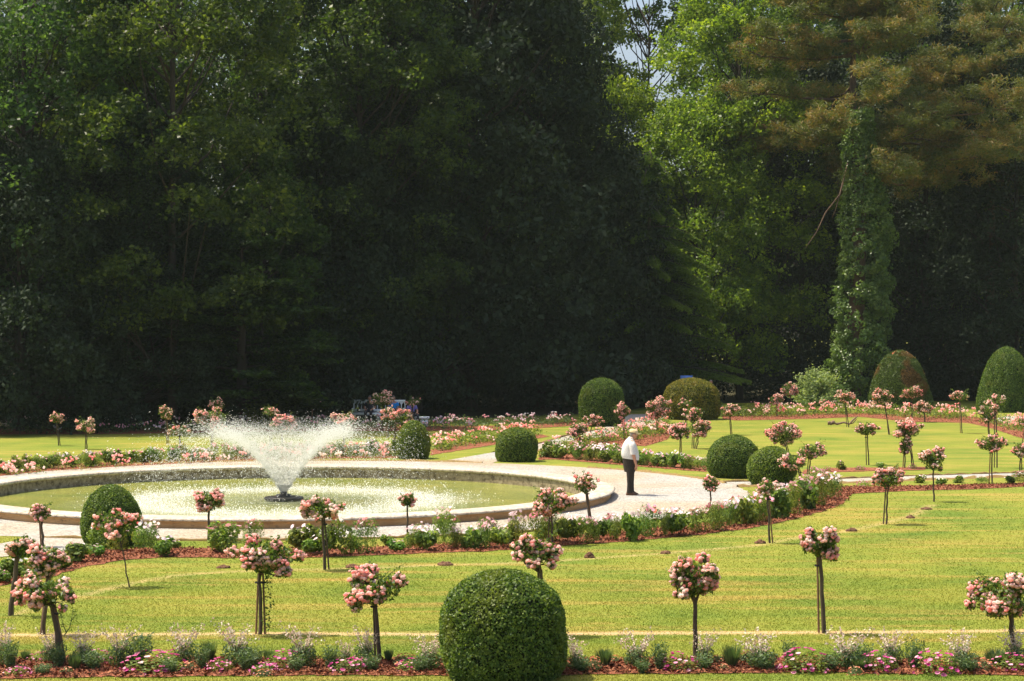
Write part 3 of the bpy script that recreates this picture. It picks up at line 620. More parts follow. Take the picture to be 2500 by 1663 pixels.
ROSES = [
 ((143, 1088), (137, 1022, 34, 27), 'leftmost rose tree behind the pond, in front of the dark hedge', {}),
 ((212, 1097), (211, 1040, 52, 36), 'rose tree second from the left behind the pond, with a drooping left tuft', {}),
 ((408, 1086), (404, 1009, 40, 36), 'leafy rose tree standing highest on the lit lawn left of the spray', dict(full=.7)),
 ((443, 1108), (438, 1052, 64, 28), 'low wide rose tree just above the left tip of the spray', {}),
 ((516, 1112), (516, 1024, 82, 58), 'large full rose tree rising behind the left half of the spray', dict(full=1.3)),
 ((532, 1060), (531, 989, 40, 36), 'dim sparse rose tree in shade above the large one behind the spray', dict(full=.5)),
 ((659, 1086), (659, 1006, 40, 25), 'small flat rose tree above left of the full one behind the jet', dict(full=.7)),
 ((690, 1110), (690, 1038, 72, 46), 'full rose tree directly above the fountain jet behind the pond', dict(full=1.3)),
 ((760, 1043), (761, 983, 36, 30), 'lone thin rose tree in shade left of the white bench', dict(full=.6)),
 ((842, 1100), (840, 1026, 58, 42), 'rose tree just left of and below the white bench', dict(full=1.2)),
 ((930, 1054), (933, 976, 56, 44), 'yellowish rose tree in front of the middle of the white bench, highest of its cluster', dict(full=.8)),
 ((947, 1070), (949, 1012, 38, 48), 'rose tree hanging in front of the right half of the white bench', dict(full=1.2)),
 ((962, 1088), (982, 1024, 54, 48), 'rose tree leaning over the small egg-shaped bush', dict(full=1.3, top=(964, 1040))),
 ((1007, 1046), (1008, 982, 46, 20), 'dim rose tree in shade in front of the person in violet blue', dict(full=.5)),
 ((1419, 1089), (1410, 1048, 50, 38), 'rose tree beside the diagonal path, lower left of a pair', dict(full=1.1)),
 ((1437, 1080), (1447, 1029, 48, 32), 'rose tree beside the diagonal path, upper right of a pair', dict(full=1.0, stake=0)),
 ((1524, 1074), (1519, 1003, 43, 40), 'rounded rose tree directly behind the head of the standing man', dict(full=1.2)),
 ((1607, 1060), (1605, 997, 62, 56), 'big ball-headed rose tree left of the broad brownish bush', dict(full=1.3)),
 ((1674, 1064), (1674, 985, 38, 24), 'small rose tree in front of the top of the brownish bush', dict(full=.8)),
 ((1694, 1095), (1694, 1012, 48, 46), 'rose tree with leafy right side in front of the brownish bush', dict(full=.9)),
 ((1660, 1120), (1661, 1052, 62, 42), 'wide rose tree lower left of the brownish bush, stem in the white flowers', dict(full=1.2)),
 ((1700, 1096), (1709, 1046, 56, 44), 'rose tree below right of the brownish bush, drooping to the right', dict(full=1.2)),
 ((1784, 1062), (1780, 1000, 46, 40), 'lone rose tree on the lawn right of the brownish bush', {}),
 ((1898, 1018), (1897, 976, 38, 28), 'short rose tree left of the pale leafy shrub', {}),
 ((1931, 1012), (1929, 950, 46, 42), 'taller rose tree overlapping the left side of the pale leafy shrub', {}),
 ((2072, 1043), (2063, 968, 42, 36), 'rose tree between the pale shrub and the scorched cone bush, above the dead branch', {}),
 ((2170, 1061), (2156, 968, 48, 46), 'leaning rose tree in front of the left side of the scorched cone bush', dict(full=1.1)),
 ((2228, 1024), (2226, 958, 56, 36), 'rose tree in front of the right side of the scorched cone bush', {}),
 ((2257, 1031), (2256, 995, 48, 34), 'short rose tree at the right foot of the scorched cone bush', {}),
 ((2349, 1058), (2343, 968, 52, 26), 'flat-topped rose tree with twin stems midway between the two cone bushes', dict(full=.9)),
 ((1925, 1112), (1910, 1058, 78, 58), 'large bushy rose tree on the lawn above the bright round bush', dict(full=1.5)),
 ((1976, 1158), (1978, 1102, 66, 42), 'rose tree right of the bright round bush, drooping to its right', {}),
 ((1954, 1190), (1937, 1129, 72, 42), 'rose tree partly covering the right side of the bright round bush', dict(full=1.1, top=(1950, 1145))),
 ((2121, 1136), (2116, 1049, 54, 32), 'small-headed rose tree alone in the middle of the upper right lawn', dict(full=.9)),
 ((2228, 1143), (2216, 1049, 66, 52), 'rose tree with upper pale head in the double cluster on the right lawn', dict(full=1.3)),
 ((2209, 1144), (2210, 1088, 32, 52), 'narrow rose tree hanging below the other head of the double cluster', dict(full=1.2)),
 ((2280, 1225), (2278, 1123, 62, 60), 'open round rose tree just below the side path, right part of the lawn', dict(full=.9, stake=0)),
 ((2164, 1280), (2168, 1167, 86, 50), 'wide drooping rose tree in front of the mulch strip on the right', dict(full=1.2)),
 ((1879, 1326), (1871, 1191, 52, 44), 'rose tree with slender stake before the right end of the pond border', {}),
 ((2434, 1142), (2431, 982, 56, 32), 'tallest rose tree of the cluster in front of the dark cone bush', {}),
 ((2414, 1080), (2412, 1010, 46, 52), 'rose tree left of the tallest one before the dark cone bush', dict(full=.9)),
 ((2422, 1182), (2422, 1084, 68, 46), 'rose tree on twin stems nearest the side path at the far right', dict(full=1.1)),
 ((2490, 1150), (2492, 1100, 44, 46), 'rose tree low at the right edge of the photo beside the side path', {}),
 ((2497, 1104), (2508, 1030, 52, 30), 'rose tree mostly beyond the right edge, only its stem in view', {}),
 ((1440, 1280), (1428, 1183, 62, 54), 'sparse yellow-tipped rose tree against the pond rim near the man', dict(full=.55, thick=1.2)),
 ((1347, 1330), (1347, 1225, 98, 72), 'dense rose tree before the right part of the pond, long arm to the right', dict(full=1.4)),
 ((1735, 1246), (1735, 1182, 46, 44), 'small rose tree on the pale gravel right of the man', dict(full=.7, stake=0)),
 ((106, 1336), (97, 1253, 58, 46), 'pale rose tree on an orange stake at the left edge of the pond', dict(thick=1.3, stake=1)),
 ((27, 1503), (54, 1338, 72, 60), 'rose tree on a thick leaning post at the left edge of the lawn', dict(thick=1.9, full=1.0, stake=0, top=(41, 1362), bl=[(-.75, .0, .34), (-.6, -.45, .3), (-.3, .3, .3), (.2, .55, .3), (.6, .3, .25), (-.85, -.2, .25)])),
 ((106, 1549), (119, 1366, 86, 78), 'rose tree on two posts at the far left, behind the nearest one', dict(thick=1.5, full=1.1, top=(118, 1410), bl=[(-.6, .6, .4), (-.2, .1, .4), (-.7, -.1, .35), (.3, .35, .35), (.75, .3, .3), (.85, -.15, .25), (.25, -.35, .35), (-.5, -.85, .4), (0, -.9, .3)])),
 ((150, 1626), (112, 1446, 134, 74), 'nearest rose tree at the lower left, wide head on a slanting trunk', dict(thick=1.7, full=1.0, stake=1, top=(126, 1470), bl=[(-.85, .45, .34), (-.9, -.05, .34), (-.85, -.5, .28), (-.45, .65, .32), (-.5, -.15, .26), (-.3, .45, .28), (-.1, -.05, .34), (.15, -.05, .28), (-.3, -.72, .36), (.6, .62, .26), (.55, .25, .3), (.8, -.1, .36), (.95, -.4, .28), (.7, -.95, .24), (.35, .0, .25), (-.6, .9, .25)])),
 ((316, 1433), (288, 1282, 96, 98), 'young thin-stemmed rose tree in front of the egg-shaped bush', dict(thick=.55, stake=0, full=.75, top=(296, 1330))),
 ((509, 1322), (511, 1223, 74, 60), 'rose tree before the left part of the pond, stem rising from the verge', dict(full=.9, stake=0, thick=1.2)),
 ((635, 1549), (650, 1357, 150, 104), 'widest rose tree with a leafy vine climbing beside its stem', dict(full=1.25, thick=1.3, top=(636, 1395), vine=True, stake=2)),
 ((793, 1391), (785, 1241, 100, 58), 'umbrella-shaped rose tree below the fountain platform', dict(full=1.0, thick=1.3, top=(786, 1256), bl=[(-.7, .35, .36), (-.85, -.1, .36), (-.5, -.45, .3), (-.25, .75, .3), (-.1, -.65, .32), (.3, .5, .32), (.5, .05, .38), (.45, -.4, .34), (.55, -.7, .25), (.95, .1, .26), (-.75, -.55, .22)])),
 ((926, 1616), (917, 1436, 130, 100), 'irregular rose tree left of the big round bush, one shoot far to the right', dict(full=1.0, thick=1.4, top=(916, 1452), bl=[(-.6, .7, .36), (-.2, .85, .3), (-.75, .25, .26), (-.1, .45, .22), (.05, -.05, .34), (.15, -.35, .26), (-.55, -.35, .38), (-.8, -.45, .3), (-.75, -.85, .26), (.9, .35, .34), (.5, .2, .2), (-.35, .5, .25)])),
 ((995, 1319), (994, 1221, 42, 32), 'tiny-headed rose tree on a slim stem before the right of the fountain', dict(full=.6, stake=0)),
 ((1328, 1552), (1312, 1347, 124, 78), 'rose tree rising from behind the big round bush', dict(full=1.0, thick=1.4, top=(1320, 1390), bl=[(-.5, .8, .28), (-.75, .35, .26), (-.45, .45, .3), (-.05, .45, .32), (-.2, 0, .36), (-.75, -.2, .3), (.1, .1, .28), (.45, .25, .3), (.8, .05, .28), (.6, -.35, .3), (.55, -.75, .2), (-.2, -.65, .32), (-.9, .3, .2), (.35, -.1, .24)])),
 ((1699, 1609), (1692, 1411, 118, 108), 'dense rose tree standing in the front border right of the big round bush', dict(full=1.25, thick=1.5, stake=0, top=(1697, 1465))),
 ((2012, 1546), (2003, 1329, 88, 74), 'rose tree on the tallest bare trunk alone on the right lawn', dict(full=1.1, thick=1.5, stake=1, top=(2001, 1345), bl=[(-.6, .85, .26), (-.85, .25, .34), (-.7, -.2, .34), (-.3, .1, .34), (.05, .45, .32), (.4, .95, .3), (.55, .45, .36), (.2, 0, .25), (.35, -.65, .34), (.75, -.35, .3), (.7, -.85, .28), (-.4, .45, .2)])),
 ((2483, 1612), (2448, 1455, 168, 114), 'large heavy-headed rose tree at the lower right corner on a slanting trunk', dict(full=1.35, thick=1.7, stake=0, top=(2468, 1500))),
]
for b_, c_, l_, kw in ROSES: rose(b_, c_, l_, **kw)

# ------------------------------------------------------------------ bedding plants
def plant_geo(kind, seed):
    g = np.random.default_rng(seed); GL, GB = Geo(), Geo(); GS = None
    if kind in ('feathery', 'leafy', 'round'):
        n = {'feathery': 1500, 'leafy': 620, 'round': 1300}[kind]
        sz = {'feathery': .085, 'leafy': .17, 'round': .09}[kind]
        k = 9; c = np.column_stack([g.uniform(-.32, .32, k), g.uniform(-.32, .32, k), g.uniform(.18, .72, k)]); i = g.integers(0, k, n)
        D = rdir(n, g); C = c[i] + D * (.20 + .06 * g.random((n, 1)))
        C[:, 2] = np.abs(C[:, 2]); leaves(GL, C, sz * (.7 + .7 * g.random(n)), D, up=.6, asp=.3 if kind == 'feathery' else .65, g=g)
        nb = {'feathery': 22, 'leafy': 9, 'round': 7}[kind]; a = g.random(nb) * 6.283; r = np.sqrt(g.random(nb)) * .42
        P = np.column_stack([r * np.cos(a), r * np.sin(a), .80 + .22 * g.random(nb) - r * .35]); base = g.random()
        for q in range(nb):
            tube(GL, [P[q] - [0, 0, .25], P[q]], [.004, .003], 3, a=.6, cap=False)
        vv = np.where(g.random(nb) < .7, base, g.random(nb))
        for q in range(nb):                                     # each flower: six petals
            rot = g.random() * 6.28; nn = unit(np.array([[g.normal() * .5, -.5 + g.normal() * .5, 1.]]))[0]; t1 = unit(np.cross(nn, [1, .3, .1])[None])[0]; t2 = np.cross(nn, t1); R_ = .058 + .03 * g.random()
            for w6 in range(6):
                a6 = rot + w6 * 1.047; u_ = t1 * math.cos(a6) + t2 * math.sin(a6); v_ = np.cross(nn, u_)
                GB.add([P[q], P[q] + u_ * R_ * .7 + v_ * R_ * .42 + nn * .008, P[q] + u_ * R_ * 1.15 + nn * .004, P[q] + u_ * R_ * .7 - v_ * R_ * .42 + nn * .008], [[0, 1, 2, 3]], vv[q])
        mats = ('plantleaf', 'bloom')
    elif kind == 'gaura':
        for _ in range(22):
            a = g.random() * 6.283; L = .6 + .4 * g.random(); rr0 = .62 * g.random() ** .5; e = np.array([math.cos(a) * rr0, math.sin(a) * rr0, L]); t_ = np.linspace(0, 1, 5)[:, None]
            pts = e * t_ * [1, 1, 1] ; pts[:, :2] *= t_; tube(GL, pts, [.006, .005, .004, .003, .002], 3, a=.7, cap=False)
            q = 16; ti = .45 + .55 * g.random(q); C = e * ti[:, None] * np.column_stack([ti, ti, np.ones(q)]) + g.normal(size=(q, 3)) * .025
            leaves(GB, C, .045 + .03 * g.random(q), up=.3, asp=.75, g=g)
        n = 620; D = rdir(n, g); leaves(GL, np.array([0, 0, .26]) + D * [.36, .36, .30] * g.random((n, 1)) ** .4, .09, D, asp=.4, g=g); mats = ('coolleaf', 'gaura')
    elif kind in ('petunia', 'coral'):
        n = 520; D = rdir(n, g); D[:, 2] = np.abs(D[:, 2]); leaves(GL, D * [.5, .5, .75] * (.6 + .4 * g.random((n, 1))), .085, D, asp=.6, g=g)
        nb = 46; D = rdir(nb, g); D[:, 2] = np.abs(D[:, 2]); D[:, 1] -= .15; C = D * [.52, .52, .82]
        for q in range(nb):
            nn = unit((D[q] + [0, -.2, .3])[None])[0]; t1 = unit(np.cross(nn, [.2, 1, .1])[None])[0]; t2 = np.cross(nn, t1); R_ = .040 + .022 * g.random(); th_ = np.arange(7) / 7 * 6.283
            V = np.vstack([C[q] - nn * .03, C[q] + nn * .02 + (np.cos(th_)[:, None] * t1 + np.sin(th_)[:, None] * t2) * R_ * (1 + .1 * g.normal(size=(7, 1)))]); GB.add(V, [[0, 1 + j_, 1 + (j_ + 1) % 7] for j_ in range(7)], g.random())
        mats = ('plantleaf' if kind == 'petunia' else 'coolleaf', kind)
    elif kind in ('spiky', 'sage'):
        n = 300 if kind == 'spiky' else 620
        a = g.random(n) * 6.283; r = .42 * np.sqrt(g.random(n)); h = .55 + .45 * g.random(n)
        if kind == 'spiky':
            b = np.column_stack([r * .35 * np.cos(a), r * .35 * np.sin(a), 0 * r]); tip = np.column_stack([r * 1.1 * np.cos(a), r * 1.1 * np.sin(a), h]); m_ = (b + tip) / 2 + [0, 0, .06]
            s = np.column_stack([-np.sin(a), np.cos(a), 0 * a]) * .016; V = np.stack([b, m_ - s, tip, m_ + s], 1).reshape(-1, 3); GL.add(V, np.arange(4 * n).reshape(-1, 4), g.random(n) * .6)
        else:
            t_ = g.random(n) ** .7; C = np.column_stack([r * (.4 + .6 * t_) * np.cos(a), r * (.4 + .6 * t_) * np.sin(a), t_ * h * 1.1]); leaves(GL, C, .11 + .05 * g.random(n), up=0, asp=.35, g=g)
            for q in range(16): tube(GL, [(0, 0, 0), (r[q] * math.cos(a[q]) * .6, r[q] * math.sin(a[q]) * .6, h[q] * .6), (r[q] * math.cos(a[q]), r[q] * math.sin(a[q]), h[q] * 1.1)], [.01, .006, .003], 3, a=.4, cap=False)
        mats = ('coolleaf', None); GB = None
    return GL, GB, mats
PROT = {}
def proto(kind, var):
    key = (kind, var)
    if key not in PROT:
        GL, GB, mats = plant_geo(kind, 900 + hash_(kind) * 17 + var); PROT[key] = (GL.mesh('foliage', M[mats[0]]), GB.mesh('blossoms', M[mats[1]]) if GB else None)
    return PROT[key]
def hash_(s_): return sum(ord(c_) * (i_ + 3) for i_, c_ in enumerate(s_)) % 97
LOOK = {'feathery': ('feathery_flower_plant', 'feathery plant topped with pale blooms'), 'leafy': ('leafy_flower_plant', 'broad-leaved plant with few blooms'), 'round': ('compact_flower_plant', 'compact rounded dark plant'),
        'gaura': ('white_wispy_flower_plant', 'wispy white-flowered plant'), 'petunia': ('petunia_clump', 'magenta petunia clump'), 'coral': ('coral_flower_clump', 'coral flower clump'),
        'spiky': ('spiky_leaf_plant', 'dark spiky leaf tuft'), 'sage': ('grey_green_plant', 'flowerless grey-green plant')}
ORD = ['first', 'second', 'third', 'fourth', 'fifth', 'sixth', 'seventh', 'eighth', 'ninth', 'tenth', 'eleventh', 'twelfth', 'thirteenth', 'fourteenth', 'fifteenth', 'sixteenth', 'seventeenth', 'eighteenth', 'nineteenth', 'twentieth', 'twenty-first', 'twenty-second', 'twenty-third', 'twenty-fourth', 'twenty-fifth', 'twenty-sixth', 'twenty-seventh', 'twenty-eighth', 'twenty-ninth', 'thirtieth', 'thirty-first', 'thirty-second', 'thirty-third', 'thirty-fourth', 'thirty-fifth']
def sd_big(w_): return 'pond border' in w_ or 'front border' in w_
def plants(L, where, grp, seed):
    g = np.random.default_rng(seed); cnt = {}
    for px, by, w_, h_, kind in sorted(L):
        x, d = gp(px, by); s = pxm(by); k = cnt.get(kind, 0); cnt[kind] = k + 1
        fo, bl = proto(kind, int(g.integers(0, 4))); nm, look = LOOK[kind]
        root = empty(nm, (x, d + w_ / s * .3, 0), g.random() * 6.283); tag(root, f'{look}, {ORD[k]} from left {where}', 'plant', grp)
        ks = (1.42 if 'front' in where else 1.28) if sd_big(where) else 1.0; ks *= 1.22 if kind == 'petunia' and 'front' in where else .92 if kind == 'sage' else 1; sc = (w_ * ks / s, w_ * ks / s, h_ * (1 + (ks - 1) * (.3 if 'front' in where else .6)) / s); root.scale = sc
        a = bpy.data.objects.new('foliage', fo); COL.objects.link(a); a.parent = root; t_ = .8 + .45 * g.random(); a.color = (t_ * (1 + .12 * g.normal()), t_, t_ * .95, 1)
        if bl: b = bpy.data.objects.new('blossoms', bl); COL.objects.link(b); b.parent = root
A_, B_, C_ = 'feathery', 'leafy', 'round'
near = [(240, 1342, 44, 52, C_), (283, 1346, 52, 60, A_), (330, 1340, 36, 44, B_), (357, 1352, 52, 74, A_), (400, 1360, 42, 46, B_), (428, 1342, 20, 22, B_), (543, 1352, 72, 72, C_), (618, 1338, 36, 62, A_), (735, 1352, 54, 66, B_), (772, 1358, 44, 44, B_), (820, 1359, 66, 84, C_), (892, 1354, 48, 78, A_), (860, 1342, 26, 34, B_), (968, 1349, 32, 28, B_), (945, 1335, 26, 28, B_),
 (1010, 1344, 40, 56, A_), (1046, 1346, 46, 54, B_), (1085, 1341, 52, 92, A_), (1116, 1342, 30, 54, A_), (1150, 1342, 42, 50, B_), (1184, 1341, 32, 58, A_), (1216, 1340, 46, 52, B_), (1262, 1330, 46, 76, A_), (1312, 1326, 44, 76, A_), (1352, 1324, 42, 66, A_), (1395, 1328, 48, 66, B_), (1435, 1328, 42, 58, A_), (1468, 1321, 42, 54, B_), (1506, 1321, 36, 62, A_), (1542, 1322, 44, 66, B_), (1588, 1313, 46, 74, A_), (1627, 1311, 34, 66, A_), (1668, 1310, 64, 60, B_), (1708, 1302, 42, 56, A_), (1747, 1297, 46, 66, A_), (1784, 1288, 38, 64, A_), (1822, 1282, 54, 62, B_), (1862, 1277, 52, 66, A_), (1900, 1267, 52, 70, B_), (1938, 1257, 50, 70, A_), (1974, 1246, 52, 68, B_), (2008, 1236, 50, 70, A_), (2036, 1222, 38, 62, A_),
 (1030, 1333, 34, 52, A_), (1190, 1328, 40, 56, A_), (1240, 1330, 30, 44, B_), (1338, 1312, 36, 52, A_), (1415, 1314, 36, 50, A_), (1490, 1308, 34, 50, A_), (1560, 1306, 38, 54, A_), (1650, 1296, 42, 52, A_), (1760, 1278, 40, 50, A_), (1800, 1270, 38, 54, A_), (1850, 1260, 40, 56, A_), (1890, 1250, 42, 56, A_), (1930, 1240, 42, 56, A_), (1965, 1228, 42, 60, A_), (2000, 1216, 42, 62, A_),
 (175, 1374, 60, 44, B_), (140, 1392, 44, 30, B_), (95, 1398, 56, 42, A_), (30, 1410, 60, 44, B_), (70, 1418, 30, 24, B_), (225, 1362, 40, 30, B_), (5, 1424, 40, 30, B_)]
def split(L, n): L = sorted(L); return [L[i::1][0:0] for i in range(0)] or [L[k * len(L) // n:(k + 1) * len(L) // n] for k in range(n)]
parts = split(near, 3)
for P_, wh, sd in zip(parts, ('in left third of near pond border', 'in middle of near pond border', 'in right third of near pond border'), (1, 2, 3)): plants(P_, wh, 'flowering plants in the mulch border before the pond', sd)
g = np.random.default_rng(31)
bl_ = []
for x in range(-8, 985, 19):
    by = np.interp(x, [0, 124, 303, 469, 634, 800, 990], [1158, 1147, 1135, 1128, 1121, 1117, 1116]); kd = [A_, A_, B_, C_][g.integers(0, 4)]
    bl_.append((x + int(g.integers(-5, 6)), by - g.random() * 3, 24 + 14 * g.random(), 30 + 18 * g.random(), kd))
hf = split(bl_, 2)
for P_, wh, sd in zip(hf, ('behind the pond, left of the jet', 'behind the pond, right of the jet'), (4, 5)): plants(P_, wh, 'flowering plants in the border behind the pond', sd)
nl = []
for x in range(1330, 1735, 17):
    by = np.interp(x, [1330, 1400, 1530, 1724], [1118, 1122, 1134, 1149]); nl.append((x + int(g.integers(-5, 6)), by, 30 + 12 * g.random(), 32 + 14 * g.random(), [A_, A_, B_][g.integers(0, 3)]))
for x in range(1400, 1560, 24): nl.append((x, np.interp(x, [1400, 1560], [1108, 1118]), 28, 34, [A_, B_][g.integers(0, 2)]))
plants(nl, 'in the border behind the man', 'flowering plants in the border behind the man', 6)
rp = [(1990, 1152, 26, 16, 'petunia'), (2020, 1152, 26, 16, 'petunia'), (2057, 1148, 26, 24, B_), (2100, 1149, 28, 14, 'petunia'), (2150, 1146, 20, 18, B_), (2190, 1146, 16, 12, 'coral'), (2230, 1146, 24, 16, 'petunia'), (2110, 1187, 34, 18, 'petunia'), (2250, 1180, 30, 22, B_), (2300, 1184, 30, 18, B_), (2340, 1180, 28, 20, B_), (2400, 1182, 34, 20, A_), (2470, 1182, 34, 22, B_), (2500, 1176, 40, 26, A_), (2150, 1188, 24, 14, 'coral')]
plants(rp, 'in strips along the side path', 'low plants beside the side path', 7)
Ga, Pe, Co, Sp, Sa = 'gaura', 'petunia', 'coral', 'spiky', 'sage'
fr = [(10, 1628, 56, 100, Ga), (22, 1636, 40, 60, Sa), (38, 1652, 40, 24, Pe), (60, 1616, 26, 26, Sp), (98, 1618, 40, 24, Pe), (50, 1638, 24, 20, Co), (100, 1650, 46, 24, Sa), (140, 1634, 40, 56, Sa), (120, 1622, 50, 80, Ga), (180, 1640, 38, 42, Sp), (200, 1628, 56, 84, Ga), (225, 1640, 54, 44, Sa), (238, 1622, 50, 34, Pe), (160, 1648, 30, 20, Co), (288, 1632, 66, 98, Ga), (335, 1634, 74, 76, Sa), (375, 1642, 92, 48, Pe), (415, 1624, 50, 34, Pe), (412, 1648, 44, 34, Sa), (450, 1628, 64, 96, Ga), (492, 1638, 40, 56, Sa), (508, 1622, 40, 54, Sp), (460, 1638, 34, 24, Co), (575, 1632, 78, 104, Ga), (538, 1642, 40, 34, Pe), (600, 1640, 52, 46, Sa), (640, 1646, 40, 26, Pe), (620, 1630, 44, 44, Sa),
 (655, 1618, 32, 30, Sp), (685, 1634, 56, 46, Pe), (645, 1652, 34, 18, Co), (738, 1634, 72, 100, Ga), (720, 1642, 44, 34, Sa), (806, 1638, 46, 54, Sa), (845, 1642, 56, 34, Pe), (842, 1626, 34, 60, Ga), (888, 1626, 54, 88, Ga), (876, 1636, 34, 34, Pe), (905, 1642, 50, 36, Sa), (948, 1618, 24, 32, Sp), (990, 1630, 52, 34, Co), (1000, 1640, 44, 30, Pe), (1050, 1640, 70, 84, Ga), (1025, 1646, 40, 38, Sa),
 (1408, 1640, 60, 76, Ga), (1420, 1646, 44, 34, Sa), (1450, 1642, 30, 42, Co), (1476, 1632, 44, 46, Sp), (1502, 1622, 24, 24, Co), (1556, 1634, 68, 90, Ga), (1570, 1646, 40, 30, Sa), (1612, 1640, 42, 64, Sa), (1662, 1638, 60, 42, Pe), (1722, 1628, 50, 80, Ga), (1720, 1640, 46, 34, Sa), (1756, 1620, 28, 22, Co), (1788, 1632, 50, 52, Sp), (1766, 1638, 24, 18, Co), (1828, 1622, 44, 34, Co), (1862, 1638, 84, 90, Ga), (1870, 1642, 50, 40, Sa), (1930, 1628, 38, 54, Sa), (1972, 1642, 76, 56, Pe), (2030, 1642, 50, 40, Sa), (2078, 1638, 84, 96, Ga), (2100, 1642, 44, 36, Sp), (2112, 1632, 44, 50, Sa), (2090, 1648, 30, 22, Co), (2152, 1640, 56, 48, Pe), (2180, 1628, 64, 84, Ga), (2236, 1638, 50, 66, Sa), (2295, 1646, 66, 60, Pe), (2330, 1632, 36, 34, Co), (2358, 1640, 74, 92, Ga), (2365, 1646, 50, 36, Sa), (2404, 1640, 44, 34, Co), (2438, 1632, 62, 44, Sp), (2478, 1638, 60, 40, Pe), (2486, 1624, 60, 84, Ga)]
fs = split(fr, 4)
for P_, wh, sd in zip(fs, ('at far left of front border', 'in front border before the big bush', 'in front border after the big bush', 'at far right of front border'), (8, 9, 10, 12)): plants(P_, wh, 'flowers and foliage plants in the front border', sd)

# low bedding flowers in the far beds: nobody could count them
def ground_cover(name, label, spans, n, hgt, mats, seed, blm=.20, lf=.10):
    g = np.random.default_rng(seed); G = Geo()
    for poly, k in spans:
        P = np.array(pxpoly(poly)); C = fill(P, k, g); q = len(C); hc = hgt * (.5 + .8 * g.random(q))
        m_ = 14; CC = np.repeat(np.column_stack([C, hc * .5]), m_, 0) + g.normal(size=(q * m_, 3)) * np.array([.12, .12, 0]); CC[:, 2] = np.repeat(hc, m_) * g.random(q * m_)
        leaves(G, CC, lf * (.7 + .6 * g.random(len(CC))), up=.5, asp=.5, g=g, mi=0)
        b = g.random(q) < blm; bb = np.repeat(np.column_stack([C[b], hc[b]]), 6, 0) + g.normal(size=(b.sum() * 6, 3)) * np.array([.1, .1, .04]); blobs(G, bb, .032 + .02 * g.random(len(bb)), ICO0, a=np.repeat(g.random(b.sum()), 6), g=g, mi=1)
    o_ = G.obj(name, [M[mats[0]], M[mats[1]]]); tag(o_, label, 'flowers', kind='stuff'); return o_
ground_cover('bedding_flowers', 'low pink and white bedding flowers in the far right border', [([(1800, 1021), (1905, 1020), (2008, 1016), (2097, 1012), (2216, 1022), (2364, 1026), (2360, 1016), (2216, 1011), (2100, 1006), (1900, 1010), (1780, 1014)], 9), ([(2364, 1028), (2420, 1040), (2540, 1068), (2540, 1050), (2480, 1040), (2420, 1024)], 7)], 0, .5, ('plantleaf', 'rose'), 41)
ground_cover('bedding_flowers', 'low pink flowers along the mulch bed left of the diagonal gravel path', [([(1056, 1106), (1130, 1094), (1211, 1080), (1325, 1064), (1310, 1058), (1200, 1068), (1110, 1080), (1056, 1092)], 13)], 0, .42, ('plantleaf', 'rose'), 42)
ground_cover('bedding_flowers', 'low pink flowers along the right side of the diagonal gravel path', [([(1330, 1112), (1400, 1096), (1480, 1080), (1560, 1074), (1620, 1066), (1636, 1040), (1600, 1040), (1480, 1068), (1390, 1086)], 13)], 0, .42, ('plantleaf', 'rose'), 43)
ground_cover('bedding_flowers', 'dim purple and pink flowers along the shaded bed before the dark trees', [([(-80, 1060), (300, 1058), (700, 1052), (1100, 1050), (1250, 1048), (1400, 1038), (1400, 1028), (1250, 1036), (1000, 1036), (700, 1040), (300, 1045), (-80, 1046)], 4)], 0, .42, ('coolleaf', 'bloom'), 44, .2)
ground_cover('bedding_flowers', 'small scattered flowers on the grass verge behind the pond', [([(0, 1164), (303, 1141), (634, 1126), (980, 1120), (980, 1116), (634, 1121), (303, 1135), (0, 1157)], 8), ([(640, 1121), (980, 1118), (980, 1104), (640, 1108)], 16)], 0, .28, ('plantleaf', 'rose'), 45, .3, .06)
# ------------------------------------------------------------------ small things on the lawn
def mound(px, py, wpx, hpx, label, seed):
    g = np.random.default_rng(seed); x, d = gp(px, py); s = pxm(py); W_, H_ = wpx * .6 / s, hpx * .75 / s; G = Geo()
    n = 90; a = g.random(n) * 6.283; r = np.sqrt(g.random(n)); C = np.column_stack([r * np.cos(a) * W_ / 2, r * np.sin(a) * W_ * .33, (1 - r ** 1.5) * H_ * (.4 + .3 * np.sin(a * 3 + seed))])
    blobs(G, C, (.018 + .022 * g.random(n)), ICO1, g=g, rough=.2); o_ = G.obj('dirt_mound', M['soil'], loc=(x, d, 0)); tag(o_, label, 'dirt mound', 'small mounds of earth along the worn line in the lawn')
for i_, a_ in enumerate([(546, 1387, 40, 8, 'crumbly earth mound on the lawn left of the widest rose tree'), (860, 1386, 44, 12, 'dark earth mound ending the shadow below the fountain platform'), (1087, 1380, 56, 12, 'flat earth mound on the lawn above the big round bush'), (1439, 1362, 34, 20, 'darkest and roundest earth mound, right of the rose tree behind the big bush'), (1625, 1352, 30, 10, 'small reddish earth mound alone midway along the curved worn line'),
    (1856, 1327, 38, 12, 'earth mound at the foot of the slender rose tree before the pond border'), (2079, 1297, 38, 12, 'crumbly earth mound right of the tallest-trunk rose tree'), (2223, 1265, 28, 10, 'earth mound just right of the wide drooping rose tree stem'), (2262, 1244, 40, 7, 'long low earth mound near the open round rose tree')]): mound(*a_, 60 + i_)
x, d = gp(2060, 1038); fb_ = empty('fallen_branch', (x, d, 0)); tag(fb_, 'grey dead branch lying on the upper right lawn at a rose tree foot', 'branch')
